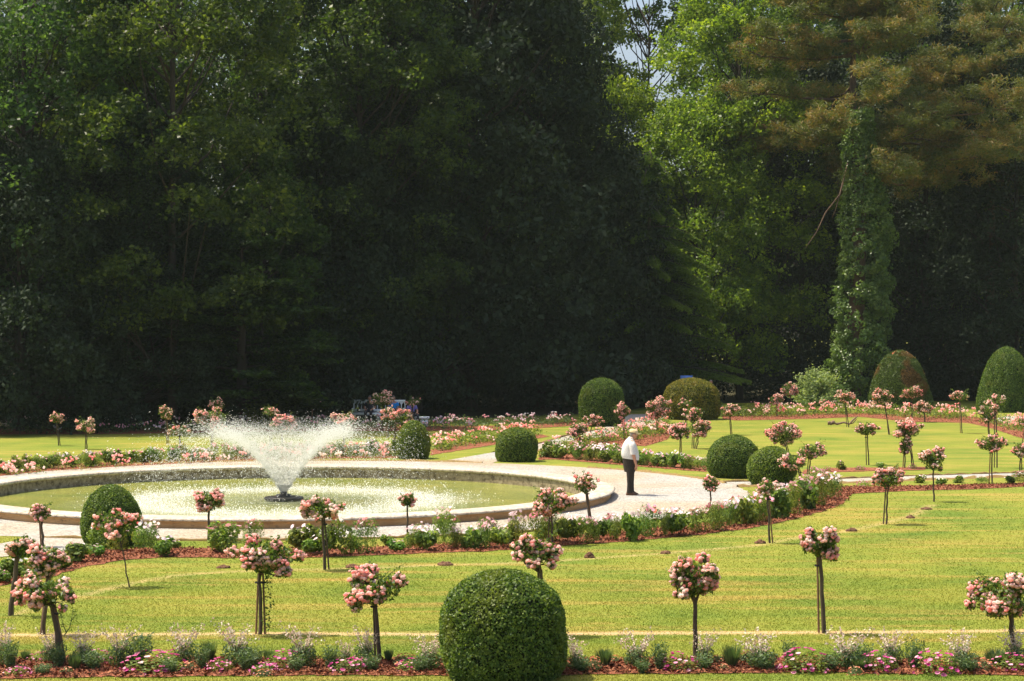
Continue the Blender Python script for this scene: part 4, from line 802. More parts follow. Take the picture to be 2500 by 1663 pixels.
G = Geo(); tube(G, [(-.55, 0, .12), (-.3, .05, .05), (0, 0, .13), (.25, -.03, .05), (.5, 0, .30), (.66, 0, .42)], [.05, .06, .05, .05, .045, .02], 6); tube(G, [(.25, 0, .06), (.45, .05, .10), (.62, .05, .3)], [.04, .03, .02], 5); blobs(G, np.array([[-.6, 0, .08], [-.5, 0, .12], [-.68, .02, .1]]), .09, g=rng); G.obj('dead_wood', M['deadwood'], fb_)
x, d = gp(158, 1550); sk = empty('young_shoot', (x, d, 0)); tag(sk, 'bare young shoot with few leaves beside the two-post rose tree', 'plant')
G = Geo(); G2 = Geo()
for e in ([(0, 0, 0), (.07, 0, .1), (.1, 0, .24), (.12, 0, .36)], [(.02, 0, .04), (-.03, 0, .15), (-.05, 0, .3)], [(.09, 0, .2), (.15, 0, .28)]):
    tube(G, e, np.linspace(.009, .003, len(e)), 5); e = np.array(e); leaves(G2, e[rng.integers(1, len(e), 14)] + rng.normal(size=(14, 3)) * .025, .04)
G.obj('stem', M['greenstem'], sk); G2.obj('foliage', M['roseleaf'], sk)

# ------------------------------------------------------------------ bench
def bench(px, py, wpx, label):
    x, d = gp(px, py); s = pxm(py); W_ = wpx / s; b = empty('park_bench', (x, d, 0), math.radians(-5)); tag(b, label, 'bench')
    G = Geo(); box(G, (0, -.22, .44), (W_, .5, .04)); box(G, (0, -.46, .39), (W_ - .1, .03, .10)); G.obj('seat', M['white'], b)
    G = Geo(); n = 13; pw = W_ / n; z0, z1 = .50, .98
    box(G, (0, .04, 1.03), (W_, .045, .10)); box(G, (0, .04, .56), (W_, .045, .13))
    for q in range(n + 1):                                       # pointed-arch openings between the bars
        xx = -W_ / 2 + q * pw; xx = min(max(xx, -W_ / 2 + .02), W_ / 2 - .02); box(G, (xx, .04, .80), (.045, .035, .38))
        if q < n:
            xc = xx + pw / 2; hw = pw / 2 - .015; V = []; K = 6
            for k_ in range(K + 1):
                u = k_ / K; V.append((u * hw, .98 - .13 * (1 - (1 - u) ** 2) ** .5 * u ** .3))
            for sg in (-1, 1):
                for k_ in range(K):
                    (xa, za), (xb, zb) = V[k_], V[k_ + 1]
                    v = [(xc + sg * xq, yy, zq) for yy in (.023, .057) for xq, zq in ((xa, za), (xb, zb), (xb, .985), (xa, .985))]
                    G.add(v, [[0, 1, 2, 3], [7, 6, 5, 4], [0, 4, 5, 1]])
    G.obj('backrest', M['white'], b)
    for sx in (-1, 1):
        G = Geo(); box(G, (sx * (W_ / 2 - .03), -.22, .66), (.06, .56, .05)); box(G, (sx * (W_ / 2 - .03), -.44, .55), (.05, .05, .2)); G.obj('armrest', M['white'], b)
    for sx in (-1, 0, 1):
        for yy in (-.42, .02):
            G = Geo(); box(G, (sx * (W_ / 2 - .06), yy, .21), (.07, .07, .42)); G.obj('leg', M['white'], b)
    return b, x, d, W_
b_, bx_, bd_, bw_ = bench(926, 1030, 128, 'long white bench with arched openings in its back, in deep shade')
# low white table beside the bench
x, d = gp(1036, 1042); tb = empty('low_seat', (x, d, 0)); tag(tb, 'small pale low stone seat beside the person in violet blue', 'seat')
G = Geo(); box(G, (0, 0, .42), (.46, .4, .10)); G.obj('top_slab', M['white'], tb); G = Geo(); box(G, (0, 0, .18), (.34, .3, .37)); G.obj('base_block', M['white'], tb)
# blue board behind the brown bush
x, d = gp(1676, 1008, 0); sg_ = empty('notice_board', (x, d, 0)); tag(sg_, 'blue board showing above the broad brownish bush', 'sign'); s_ = pxm(1008)
G = Geo(); box(G, (0, 0, 84 / s_), (30 / s_, .05, 14 / s_)); G.obj('panel', M['sign'], sg_)
for k_ in (-.22, .22): G = Geo(); box(G, (k_, .04, .95), (.05, .05, 1.9)); G.obj('post', M['bark'], sg_)

# ------------------------------------------------------------------ people
def skinned(name, pts, edges, rad, mat, parent, sub=2, root=0):
    me = bpy.data.meshes.new(name); me.from_pydata(pts, edges, []); o_ = bpy.data.objects.new(name, me); COL.objects.link(o_)
    mo = o_.modifiers.new('Skin', 'SKIN'); mo.use_smooth_shade = True
    sv = me.skin_vertices[0].data
    for i_, r_ in enumerate(rad):
        sv[i_].radius = r_ if isinstance(r_, tuple) else (r_, r_)
        sv[i_].use_root = (i_ == root)
    su = o_.modifiers.new('Subsurf', 'SUBSURF'); su.levels = sub; su.render_levels = sub
    dg = bpy.context.evaluated_depsgraph_get(); me2 = bpy.data.meshes.new_from_object(o_.evaluated_get(dg)); o_.modifiers.clear(); o_.data = me2
    me2.materials.clear(); me2.materials.append(mat)
    for p_ in me2.polygons: p_.use_smooth = True
    if parent: o_.parent = parent
    return o_
def loft(G, rings, seg=20, cap=True):
    """rings: (cx, cy, z, rx, ry, tiltx) ; tiltx raises the ring towards +x"""
    th = np.linspace(0, 2 * np.pi, seg, endpoint=False); V = []
    for cx, cy, z, rx, ry, ti in rings: V.append(np.column_stack([cx + rx * np.cos(th), cy + ry * np.sin(th), z + ti * np.cos(th)]))
    k = len(V); V = np.vstack(V); i = np.arange(k - 1)[:, None] * seg; j = np.arange(seg)[None]
    f = np.stack([i + j, i + (j + 1) % seg, i + seg + (j + 1) % seg, i + seg + j], -1).reshape(-1, 4); G.add(V, f)
    if cap:
        for rr_, fl in ((0, -1), (k - 1, 1)):
            c = np.vstack([V[rr_ * seg:(rr_ + 1) * seg], V[rr_ * seg:(rr_ + 1) * seg].mean(0)]); G.add(c, [[q, (q + 1) % seg, seg][::fl] for q in range(seg)])

def head_parts(root, H, fwd, hairmat, hat=None, scale=1.0):
    """H: head centre; fwd: unit xy facing direction; features as children of the person"""
    H = np.array(H); f3 = np.array([fwd[0], fwd[1], 0.]); sd = np.array([-fwd[1], fwd[0], 0.]); up = np.array([0, 0, 1.])
    tv, tf = ICO3
    G = Geo(); V = tv.copy(); X = V @ np.eye(3)
    k = (V[:, 2] > -.15) | (V[:, 0] < -.25); P = np.outer(V[:, 0] * .104 - .006, f3) + np.outer(V[:, 1] * .082, sd) + np.outer(V[:, 2] * .118 + .012, up)
    keep = [t_ for t_ in tf if all(((V[q, 2] > .45) or (V[q, 0] < -.05 and V[q, 2] > -.75)) for q in t_)]
    G.add(P + H, keep); G.obj('hair', hairmat, root, smooth=True)
    if hat:
        G = Geo(); lat = [(.0, .155), (.05, .15), (.09, .125), (.108, .085), (.11, .055)]
        th = np.linspace(0, 2 * np.pi, 20, endpoint=False); R_ = []
        for r_, z_ in lat: R_.append(np.outer(r_ * 1.08 * np.cos(th) - .002, f3) + np.outer(r_ * .86 * np.sin(th), sd) + np.outer(np.full(20, z_) + .02 * np.cos(th) * -1 * (r_ / .11), up))
        V = np.vstack(R_) + H; i = np.arange(len(lat) - 1)[:, None] * 20; j = np.arange(20)[None]
        G.add(V, np.stack([i + j, i + 20 + j, i + 20 + (j + 1) % 20, i + (j + 1) % 20], -1).reshape(-1, 4))
        a = np.linspace(-1.1, 1.1, 9); inn = np.outer(.105 * np.cos(a), f3) + np.outer(.088 * np.sin(a), sd) + np.outer(np.full(9, .045), up); ou = np.outer(.105 * np.cos(a) + .065 * np.cos(a * 1.3), f3) + np.outer(.090 * np.sin(a), sd) + np.outer(np.full(9, .022), up)
        V = np.vstack([inn, ou, ou - up * .008, inn - up * .01]) + H; q = np.arange(8)
        G.add(V, np.vstack([np.stack([q + a0, q + a0 + 1, q + a1 + 1, q + a1], -1) for a0, a1 in ((0, 9), (9, 18), (18, 27))])); G.obj('cap', hat, root, smooth=True)
    G = Geo()
    for sgn in (-1, 1): blobs(G, (H + f3 * .088 + sd * .032 * sgn + up * .012)[None], .011, ICO1, g=rng, rough=0)
    G.obj('eyes', M['hair'], root)

def head_chain(P, E, Rr, neck, H, f, s=1.0):
    """adds neck, skull, jaw, nose and ears to a skin skeleton"""
    H = np.array(H); f3 = np.array([f[0], f[1], 0.]); sd = np.array([-f[1], f[0], 0.]); b = len(P)
    P += [tuple(H - [0, 0, .085] - f3 * .02), tuple(H + [0, 0, -.01]), tuple(H + [0, 0, .065]), tuple(H + f3 * .055 - np.array([0, 0, .07])), tuple(H + f3 * .112 - np.array([0, 0, .012])), tuple(H + sd * .085 - [0, 0, .01]), tuple(H - sd * .085 - [0, 0, .01])]
    Rr += [(.062, .062), (.094, .080), (.075, .066), (.045, .045), (.016, .014), (.015, .022), (.015, .022)]
    E += [(neck, b), (b, b + 1), (b + 1, b + 2), (b, b + 3), (b + 1, b + 4), (b + 1, b + 5), (b + 1, b + 6)]

def hand_chain(P, E, Rr, wrist, dirv, side, palm, curl=.6, s=1.0):
    """palm and five fingers grown from the wrist vertex; dirv = direction of the hand, side = towards the thumb, palm = palm normal"""
    d_, t_, n_ = (unit(np.array([v_], float))[0] for v_ in (dirv, side, palm)); w0 = np.array(P[wrist]); b = len(P)
    c = w0 + d_ * .055; P.append(tuple(c)); Rr.append((.036, .017)); E.append((wrist, b))
    for q, (off, L) in enumerate(((.030, .070), (.010, .078), (-.010, .072), (-.029, .056))):
        k0 = c + d_ * .038 + t_ * off; k1 = k0 + d_ * L * .45 + n_ * L * curl * .25; k2 = k1 + d_ * L * .25 + n_ * L * curl * .6
        i0 = len(P); P.extend([tuple(k0), tuple(k1), tuple(k2)]); Rr.extend([(.0105, .0105), (.009, .009), (.0075, .0075)]); E.extend([(b, i0), (i0, i0 + 1), (i0 + 1, i0 + 2)])
    k0 = c + t_ * .036 - d_ * .012; k1 = k0 + t_ * .016 + d_ * .035 + n_ * .016; i0 = len(P); P.extend([tuple(k0), tuple(k1)]); Rr.extend([(.012, .012), (.009, .009)]); E.extend([(b, i0), (i0, i0 + 1)])

# the standing man: facing right, seen from his right side
mx, md = gp(1539, 1209)
man = empty('person', (mx, md, 0)); tag(man, 'man in pale cap, white checked shirt and dark trousers standing beside the pond', 'person')
man.rotation_euler = (0, 0, math.radians(6))
P = [(0, 0, .93), (-.01, 0, 1.12), (-.02, 0, 1.30), (.01, 0, 1.44), (.045, 0, 1.50)]; Rr = [(.15, .17), (.16, .16), (.15, .17), (.08, .10), (.058, .058)]; E = [(0, 1), (1, 2), (2, 3), (3, 4)]
HD = (.095, 0, 1.600); head_chain(P, E, Rr, 4, HD, (math.cos(-.12), math.sin(-.12)))
for sy in (-1, 1):
    b = len(P); fx = .0 if sy < 0 else .03
    P += [(.0, sy * .20, 1.39), (.035 + fx, sy * .27, 1.10), (.085 + fx, sy * .275, .90), (.105 + fx, sy * .27, .835)]; Rr += [(.065, .065), (.05, .05), (.040, .040), (.028, .032)]; E += [(3, b), (b, b + 1), (b + 1, b + 2), (b + 2, b + 3)]
    hand_chain(P, E, Rr, b + 3, (.05, 0, -1), (1, 0, 0), (-.25, -sy, 0), .9)
    b = len(P); ox = -.03 if sy < 0 else .05
    P += [(-.005, sy * .10, .84), (ox * .5, sy * .11, .50), (ox * 1.0, sy * .11, .10), (ox + .06, sy * .12, .04), (ox + .15, sy * .125, .03)]; Rr += [(.10, .10), (.065, .065), (.045, .045), (.035, .035), (.028, .028)]; E += [(0, b), (b, b + 1), (b + 1, b + 2), (b + 2, b + 3), (b + 3, b + 4)]
skinned('body', P, E, Rr, M['skin'], man)
G = Geo(); loft(G, [(.005, 0, .955, .215, .205, -.03), (.0, 0, .985, .232, .215, -.03), (-.005, 0, 1.06, .238, .218, -.02), (-.012, 0, 1.15, .228, .213, 0), (-.022, 0, 1.25, .205, .208, .01), (-.03, 0, 1.34, .175, .205, .02), (-.03, 0, 1.42, .135, .19, .02), (-.015, 0, 1.475, .095, .135, 0), (.015, 0, 1.515, .068, .075, -.015), (.03, 0, 1.535, .062, .064, -.02)], 28)
for sy in (-1, 1):
    fx = .0 if sy < 0 else .03
    th = [(.0, sy * .15, 1.43, .07, .075), (.0, sy * .215, 1.40, .085, .07), (.01, sy * .25, 1.32, .088, .066), (.025 + fx * .5, sy * .268, 1.22, .082, .064), (.035 + fx, sy * .275, 1.12, .078, .064), (.036 + fx, sy * .276, 1.095, .080, .066)]
    loft(G, [(a, b, c, r1, r2, 0) for a, b, c, r1, r2 in th[::-1]], 16)
G.obj('shirt', M['shirt'], man, smooth=True)
G = Geo(); loft(G, [(-.02, 0, .62, .14, .17, 0), (-.01, 0, .74, .175, .19, 0), (-.005, 0, .85, .195, .2, 0), (0, 0, .95, .205, .2, -.02), (0, 0, 1.01, .20, .195, -.03)], 24)
for sy in (-1, 1):
    ox = -.035 if sy < 0 else .045
    loft(G, [(ox - .005, sy * .11, .07, .082, .078, -.0), (ox - .002, sy * .11, .16, .074, .074, 0), (ox * .8, sy * .105, .30, .076, .076, 0), (ox * .6, sy * .10, .48, .092, .088, 0), (ox * .3, sy * .095, .66, .118, .098, 0), (0, sy * .09, .80, .14, .105, 0)], 18)
G.obj('trousers', M['trousers'], man, smooth=True)
for sy in (-1, 1):
    ox = -.035 if sy < 0 else .045; G = Geo()
    loft(G, [(ox + .045, sy * .12, .0, .145, .05, 0), (ox + .045, sy * .12, .03, .15, .054, 0), (ox + .03, sy * .12, .065, .125, .05, -.015), (ox + .0, sy * .115, .10, .075, .045, 0)], 18); G.obj('shoe', M['shoe'], man, smooth=True)
head_parts(man, HD, (math.cos(-.12), math.sin(-.12)), M['hair'], M['cap'])

def sitter(x, d, z, rz, shirt, trous, label, cap=None, lean=0.0):
    r_ = empty('person', (x, d, z), rz); tag(r_, label, 'person')          # faces local -y
    P = [(0, 0, .10), (0, .02, .30), (0, -.0 - lean, .48), (0, -.03 - lean, .56)]; Rr = [(.15, .12), (.13, .11), (.14, .10), (.055, .055)]; E = [(0, 1), (1, 2), (2, 3)]
    HD = (0, -.06 - lean, .71); head_chain(P, E, Rr, 3, HD, (0, -1))
    for sx in (-1, 1):
        b = len(P); P += [(sx * .19, -.01 - lean, .47), (sx * .27, -.06 - lean, .24), (sx * .16, -.28, .17), (sx * .14, -.33, .16)]; Rr += [(.055, .055), (.042, .042), (.032, .032), (.026, .026)]; E += [(2, b), (b, b + 1), (b + 1, b + 2), (b + 2, b + 3)]
        hand_chain(P, E, Rr, b + 3, (0, -1, -.1), (-sx, 0, .2), (0, 0, -1), .3)
        b = len(P); P += [(sx * .10, -.08, .08), (sx * .13, -.46, .07), (sx * .13, -.48, -.36), (sx * .13, -.58, -.41)]; Rr += [(.085, .085), (.06, .06), (.042, .042), (.032, .03)]; E += [(0, b), (b, b + 1), (b + 1, b + 2), (b + 2, b + 3)]
    skinned('body', P, E, Rr, M['skin'], r_)
    P = [(0, 0, .09), (0, .02, .28), (0, -lean, .45), (0, -.02 - lean, .53)]; Rr = [(.175, .15), (.165, .14), (.165, .125), (.07, .07)]; E = [(0, 1), (1, 2), (2, 3)]
    for sx in (-1, 1): b = len(P); P += [(sx * .19, -.01 - lean, .46), (sx * .25, -.045 - lean, .30)]; Rr += [(.075, .07), (.062, .06)]; E += [(2, b), (b, b + 1)]
    skinned('shirt', P, E, Rr, shirt, r_)
    P = [(0, -.0, .07)]; Rr = [(.17, .15)]; E = []
    for sx in (-1, 1): b = len(P); P += [(sx * .11, -.12, .08), (sx * .13, -.46, .075), (sx * .13, -.48, -.10), (sx * .13, -.48, -.30)]; Rr += [(.10, .10), (.08, .08), (.065, .065), (.06, .06)]; E += [(0, b), (b, b + 1), (b + 1, b + 2), (b + 2, b + 3)]
    skinned('trousers', P, E, Rr, trous, r_)
    for sx in (-1, 1): G = Geo(); loft(G, [(sx * .13, -.55, -.46, .05, .13, 0), (sx * .13, -.55, -.42, .05, .13, 0), (sx * .13, -.51, -.37, .045, .07, 0)], 14); G.obj('shoe', M['shoe'], r_, smooth=True)
    head_parts(r_, HD, (0, -1), M['hair'], cap); return r_
sitter(bx_ + .70, bd_ - .15, .46, .15, M['blueshirt'], M['darkcloth'], 'person in bright blue sitting on the right half of the white bench')
sitter(bx_ - .45, bd_ - .15, .46, -.1, M['darkcloth'], M['darkcloth'], 'person in dark clothes sitting on the left half of the white bench')
x, d = gp(1004, 1040); sitter(x, d, .46, .5, M['purpleshirt'], M['darkcloth'], 'person in violet blue sitting right of the white bench, arm down', M['darkcloth'], lean=.06)
G = Geo(); box(G, (0, 0, .40), (.5, .42, .06)); st_ = empty('stool', (x, d + .02, 0)); tag(st_, 'plain seat hidden under the person in violet blue', 'stool'); G.obj('seat', M['white'], st_)
for sx in (-1, 1):
    for sy in (-1, 1): G = Geo(); box(G, (sx * .2, sy * .16, .185), (.05, .05, .37)); G.obj('leg', M['white'], st_)
# walker behind the brown bush
x, d = gp(1735, 1006); wk = empty('person', (x, d, 0)); tag(wk, 'person walking behind the broad brownish bush, head and shoulders showing', 'person'); wk.rotation_euler = (0, 0, .4)
P = [(0, 0, .95), (0, 0, 1.25), (0, 0, 1.42), (0, -.01, 1.50)]; Rr = [(.14, .12), (.14, .11), (.13, .10), (.055, .055)]; E = [(0, 1), (1, 2), (2, 3)]; HD = (0, -.03, 1.66); head_chain(P, E, Rr, 3, HD, (0, -1))
for sx in (-1, 1):
    b = len(P); P += [(sx * .19, 0, 1.39), (sx * .25, -.04, 1.10), (sx * .26, -.12, .88), (sx * .26, -.13, .83)]; Rr += [(.055, .055), (.042, .042), (.032, .032), (.026, .026)]; E += [(2, b), (b, b + 1), (b + 1, b + 2), (b + 2, b + 3)]
    hand_chain(P, E, Rr, b + 3, (0, -.2, -1), (0, -1, 0), (-sx, 0, 0), .5)
    b = len(P); P += [(sx * .10, 0, .85), (sx * .10, sx * .12, .48), (sx * .10, sx * .2, .08), (sx * .10, sx * .2 - .12, .04)]; Rr += [(.09, .09), (.06, .06), (.042, .042), (.03, .03)]; E += [(0, b), (b, b + 1), (b + 1, b + 2), (b + 2, b + 3)]
skinned('body', P, E, Rr, M['skin'], wk)
P = [(0, 0, .92), (0, 0, 1.22), (0, 0, 1.40), (0, -.01, 1.47)]; Rr = [(.17, .14), (.16, .13), (.155, .115), (.07, .07)]; E = [(0, 1), (1, 2), (2, 3)]
for sx in (-1, 1): b = len(P); P += [(sx * .19, 0, 1.38), (sx * .235, -.03, 1.20)]; Rr += [(.07, .07), (.06, .06)]; E += [(2, b), (b, b + 1)]
skinned('shirt', P, E, Rr, M['purpleshirt'], wk)
P = [(0, 0, .90)]; Rr = [(.165, .14)]; E = []
for sx in (-1, 1): b = len(P); P += [(sx * .10, 0, .82), (sx * .10, sx * .12, .48), (sx * .10, sx * .2, .12)]; Rr += [(.11, .11), (.08, .08), (.065, .065)]; E += [(0, b), (b, b + 1), (b + 1, b + 2)]
skinned('trousers', P, E, Rr, M['darkcloth'], wk); head_parts(wk, HD, (0, -1), M['hair'])

# ------------------------------------------------------------------ the wood behind the garden
LV, TB = leaves, tube
def tree_meshes(kind, seed, A=1.0):
    """unit tree: height about 1, crown diameter about 1 before scaling"""
    g = np.random.default_rng(seed); GL, GT = Geo(), Geo(); S3 = np.array([1, 1, A])
    def leaves(G_, C_, *a_, **k_): return LV(G_, C_ * S3, *a_, **k_)
    def tube(G_, p_, *a_, **k_): return TB(G_, np.asarray(p_, float) * S3, *a_, **k_)
    if kind in ('broad', 'broad2', 'yew', 'small', 'high'):
        nl, nsub, lf, sz = {'broad': (150, 13, 30, .019), 'broad2': (180, 12, 28, .018), 'yew': (200, 12, 26, .018), 'small': (70, 12, 30, .032), 'high': (70, 12, 26, .026)}[kind]
        zlo, zhi = {'broad': (.16, .97), 'broad2': (.10, .97), 'yew': (.03, .97), 'small': (.10, .95), 'high': (.76, .98)}[kind]; LC = []
        for _ in range(nl):
            z = zlo + (zhi - zlo) * g.random(); u = (z - zlo) / (zhi - zlo); prof = {'yew': (1 - u) ** .45 * .92 + .08}.get(kind, math.sin(math.pi * min(1, (.22 + .74 * u))) ** .7)
            a = g.random() * 6.283; r = prof * .43 * (.45 + .55 * g.random() ** .4) ; LC.append((r * math.cos(a), r * math.sin(a), z))
        LC = np.array(LC); lr = .060 + .035 * g.random(nl)
        for c, rl in zip(LC, lr):
            D = rdir(nsub, g); D[:, 2] = np.abs(D[:, 2]) * .8 - .15; out = unit((c * [1, 1, 0])[None])[0]; S = c + (D + out * .3) * rl * np.array([1.2, 1.2, 1.5 / A])
            C = np.repeat(S, lf, 0) + g.normal(size=(nsub * lf, 3)) * np.array([.020, .020, .017 / A])
            leaves(GL, C, sz * (.55 + .8 * g.random(len(C))), up=.45, asp=.62, g=g, a=np.clip(np.repeat(g.random(nsub) * .6, lf) + .4 * g.random(len(C)), 0, 1))
        tube(GT, [(0, 0, 0), (.004, 0, .1), (-.004, .004, .35), (.006, -.003, .6), (0, 0, .86)], [.020, .016, .013, .009, .003], 9)
        for c in LC[::3]:
            z0 = max(.06, c[2] - .12 - .1 * g.random()); tube(GT, [(0, 0, z0), c * [.45, .45, 0] + [0, 0, z0 + .05], c], [.006, .004, .0015], 5, cap=False)
    elif kind == 'cedar':                                        # drooping conifer boughs
        for _ in range(90):
            z = .12 + .86 * g.random() ** .9; u = (z - .1) / .88; a = g.random() * 6.283; L = .48 * (1 - u) ** .75 + .05; t_ = np.linspace(0, 1, 8)[:, None]; dr = np.array([math.cos(a), math.sin(a), 0])
            pts = np.array([0, 0, z]) + dr * L * t_ + np.array([0, 0, 1]) * (.035 * t_ - .085 * t_ ** 2); tube(GT, pts, np.linspace(.005, .001, 8), 4, cap=False)
            n = int(1700 * L / .5 + 160); ti = g.random(n) ** .7; C = np.stack([np.interp(ti, t_[:, 0], pts[:, q]) for q in range(3)], 1); sd = np.cross(dr, [0, 0, 1]); off = g.normal(size=n) * .035 * (1.1 - ti); C += sd * off[:, None]; C[:, 2] -= np.abs(off) * .6 + .012 * g.random(n)
            leaves(GL, C, .018 * (.6 + .7 * g.random(n)), up=.5, asp=.3, g=g, a=np.clip(ti * .7 + .3 * g.random(n), 0, 1))
        tube(GT, [(0, 0, 0), (0, 0, .5), (0, 0, .98)], [.018, .012, .002], 9)
    elif kind == 'layered':                                      # tiers of flat boughs
        for _ in range(60):
            z = .12 + .82 * g.random(); u = z; a = g.random() * 6.283; L = .5 * math.sin(math.pi * min(1, .25 + .72 * u)) * (.7 + .3 * g.random()); t_ = np.linspace(0, 1, 6)[:, None]; dr = np.array([math.cos(a), math.sin(a), 0])
            pts = np.array([0, 0, z - .04]) + dr * L * t_ + np.array([0, 0, 1]) * (.05 * t_ - .02 * t_ ** 2); tube(GT, pts, np.linspace(.006, .001, 6), 4, cap=False)
            n = 620; ti = .25 + .75 * g.random(n) ** .7; C = np.stack([np.interp(ti, t_[:, 0], pts[:, q]) for q in range(3)], 1) + g.normal(size=(n, 3)) * [.035, .035, .007]; leaves(GL, C, .026 * (.7 + .6 * g.random(n)), up=2.2, asp=.55, g=g)
        tube(GT, [(0, 0, 0), (0, 0, .5), (0, 0, .9)], [.025, .018, .004], 8)
    elif kind == 'pine':
        tube(GT, [(0, 0, 0), (.005, 0, .3), (-.004, 0, .6), (0, 0, .95)], [.019, .015, .011, .003], 10)
        for _ in range(54):
            z = .48 + .50 * g.random(); u = (z - .48) / .50; a = g.random() * 6.283; L = (.50 * (1 - u) ** .5 + .06) * (.65 + .4 * g.random()); dr = np.array([math.cos(a), math.sin(a), 0]); t_ = np.linspace(0, 1, 7)[:, None]
            pts = np.array([0, 0, z]) + dr * L * t_ + np.array([0, 0, 1]) * (-.05 * t_ + .055 * t_ ** 2) * 1.0; pts[1:-1] += g.normal(size=(5, 3)) * .006; tube(GT, pts, np.linspace(.0055, .0012, 7), 5, cap=False)
            nt = int(24 * L / .4) + 7
            for _q in range(nt):
                ti = .30 + .70 * g.random(); c = np.array([np.interp(ti, t_[:, 0], pts[:, q]) for q in range(3)]) + g.normal(size=3) * [.035, .035, .012] + [0, 0, .008]
                m_ = 120; D = rdir(m_, g); D[:, 2] += .35; D = unit(D); base = c * S3 + g.normal(size=(m_, 3)) * [.012, .012, .008]; tip = base + D * .0125; s_ = unit(np.cross(D, g.normal(size=(m_, 3)))) * .0012
                GL.add(np.stack([base - s_, base + s_, tip + s_ * .4, tip - s_ * .4], 1).reshape(-1, 3), np.arange(4 * m_).reshape(-1, 4), np.clip(g.random() * .55 + .45 * g.random(m_), 0, 1))
    return GL, GT
TP = {}
def tree(kind, px, d, h, w_, label, tint=(1, 1, 1), name='broadleaf_tree', z=0, var=0, leafmat='tree', rz=None):
    A = round(h / w_ * 2) / 2; key = (kind, var, A)
    if key not in TP:
        GL, GT = tree_meshes(kind, 300 + hash_(kind) + var * 7, A); TP[key] = (GL.mesh('crown', M[leafmat]), GT.mesh('trunk', M['pinebark' if kind == 'pine' else 'bark'], True))
    x = (px - 1250) / F * d; root = empty(name, (x, d, z), R.random() * 6.283 if rz is None else rz); tag(root, label, 'tree', 'tall trees of the wood behind the garden'); root.scale = (w_, w_, h / A)
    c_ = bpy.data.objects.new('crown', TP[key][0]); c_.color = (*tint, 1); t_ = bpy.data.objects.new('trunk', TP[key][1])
    for o_ in (c_, t_): COL.objects.link(o_); o_.parent = root
    return root
DK = (.68, .78, .72); PY = (1.0, .92, .75); PG = (.9, 1.05, 1.25)  # leaf tints paint sunlit trees brighter and shaded trees darker
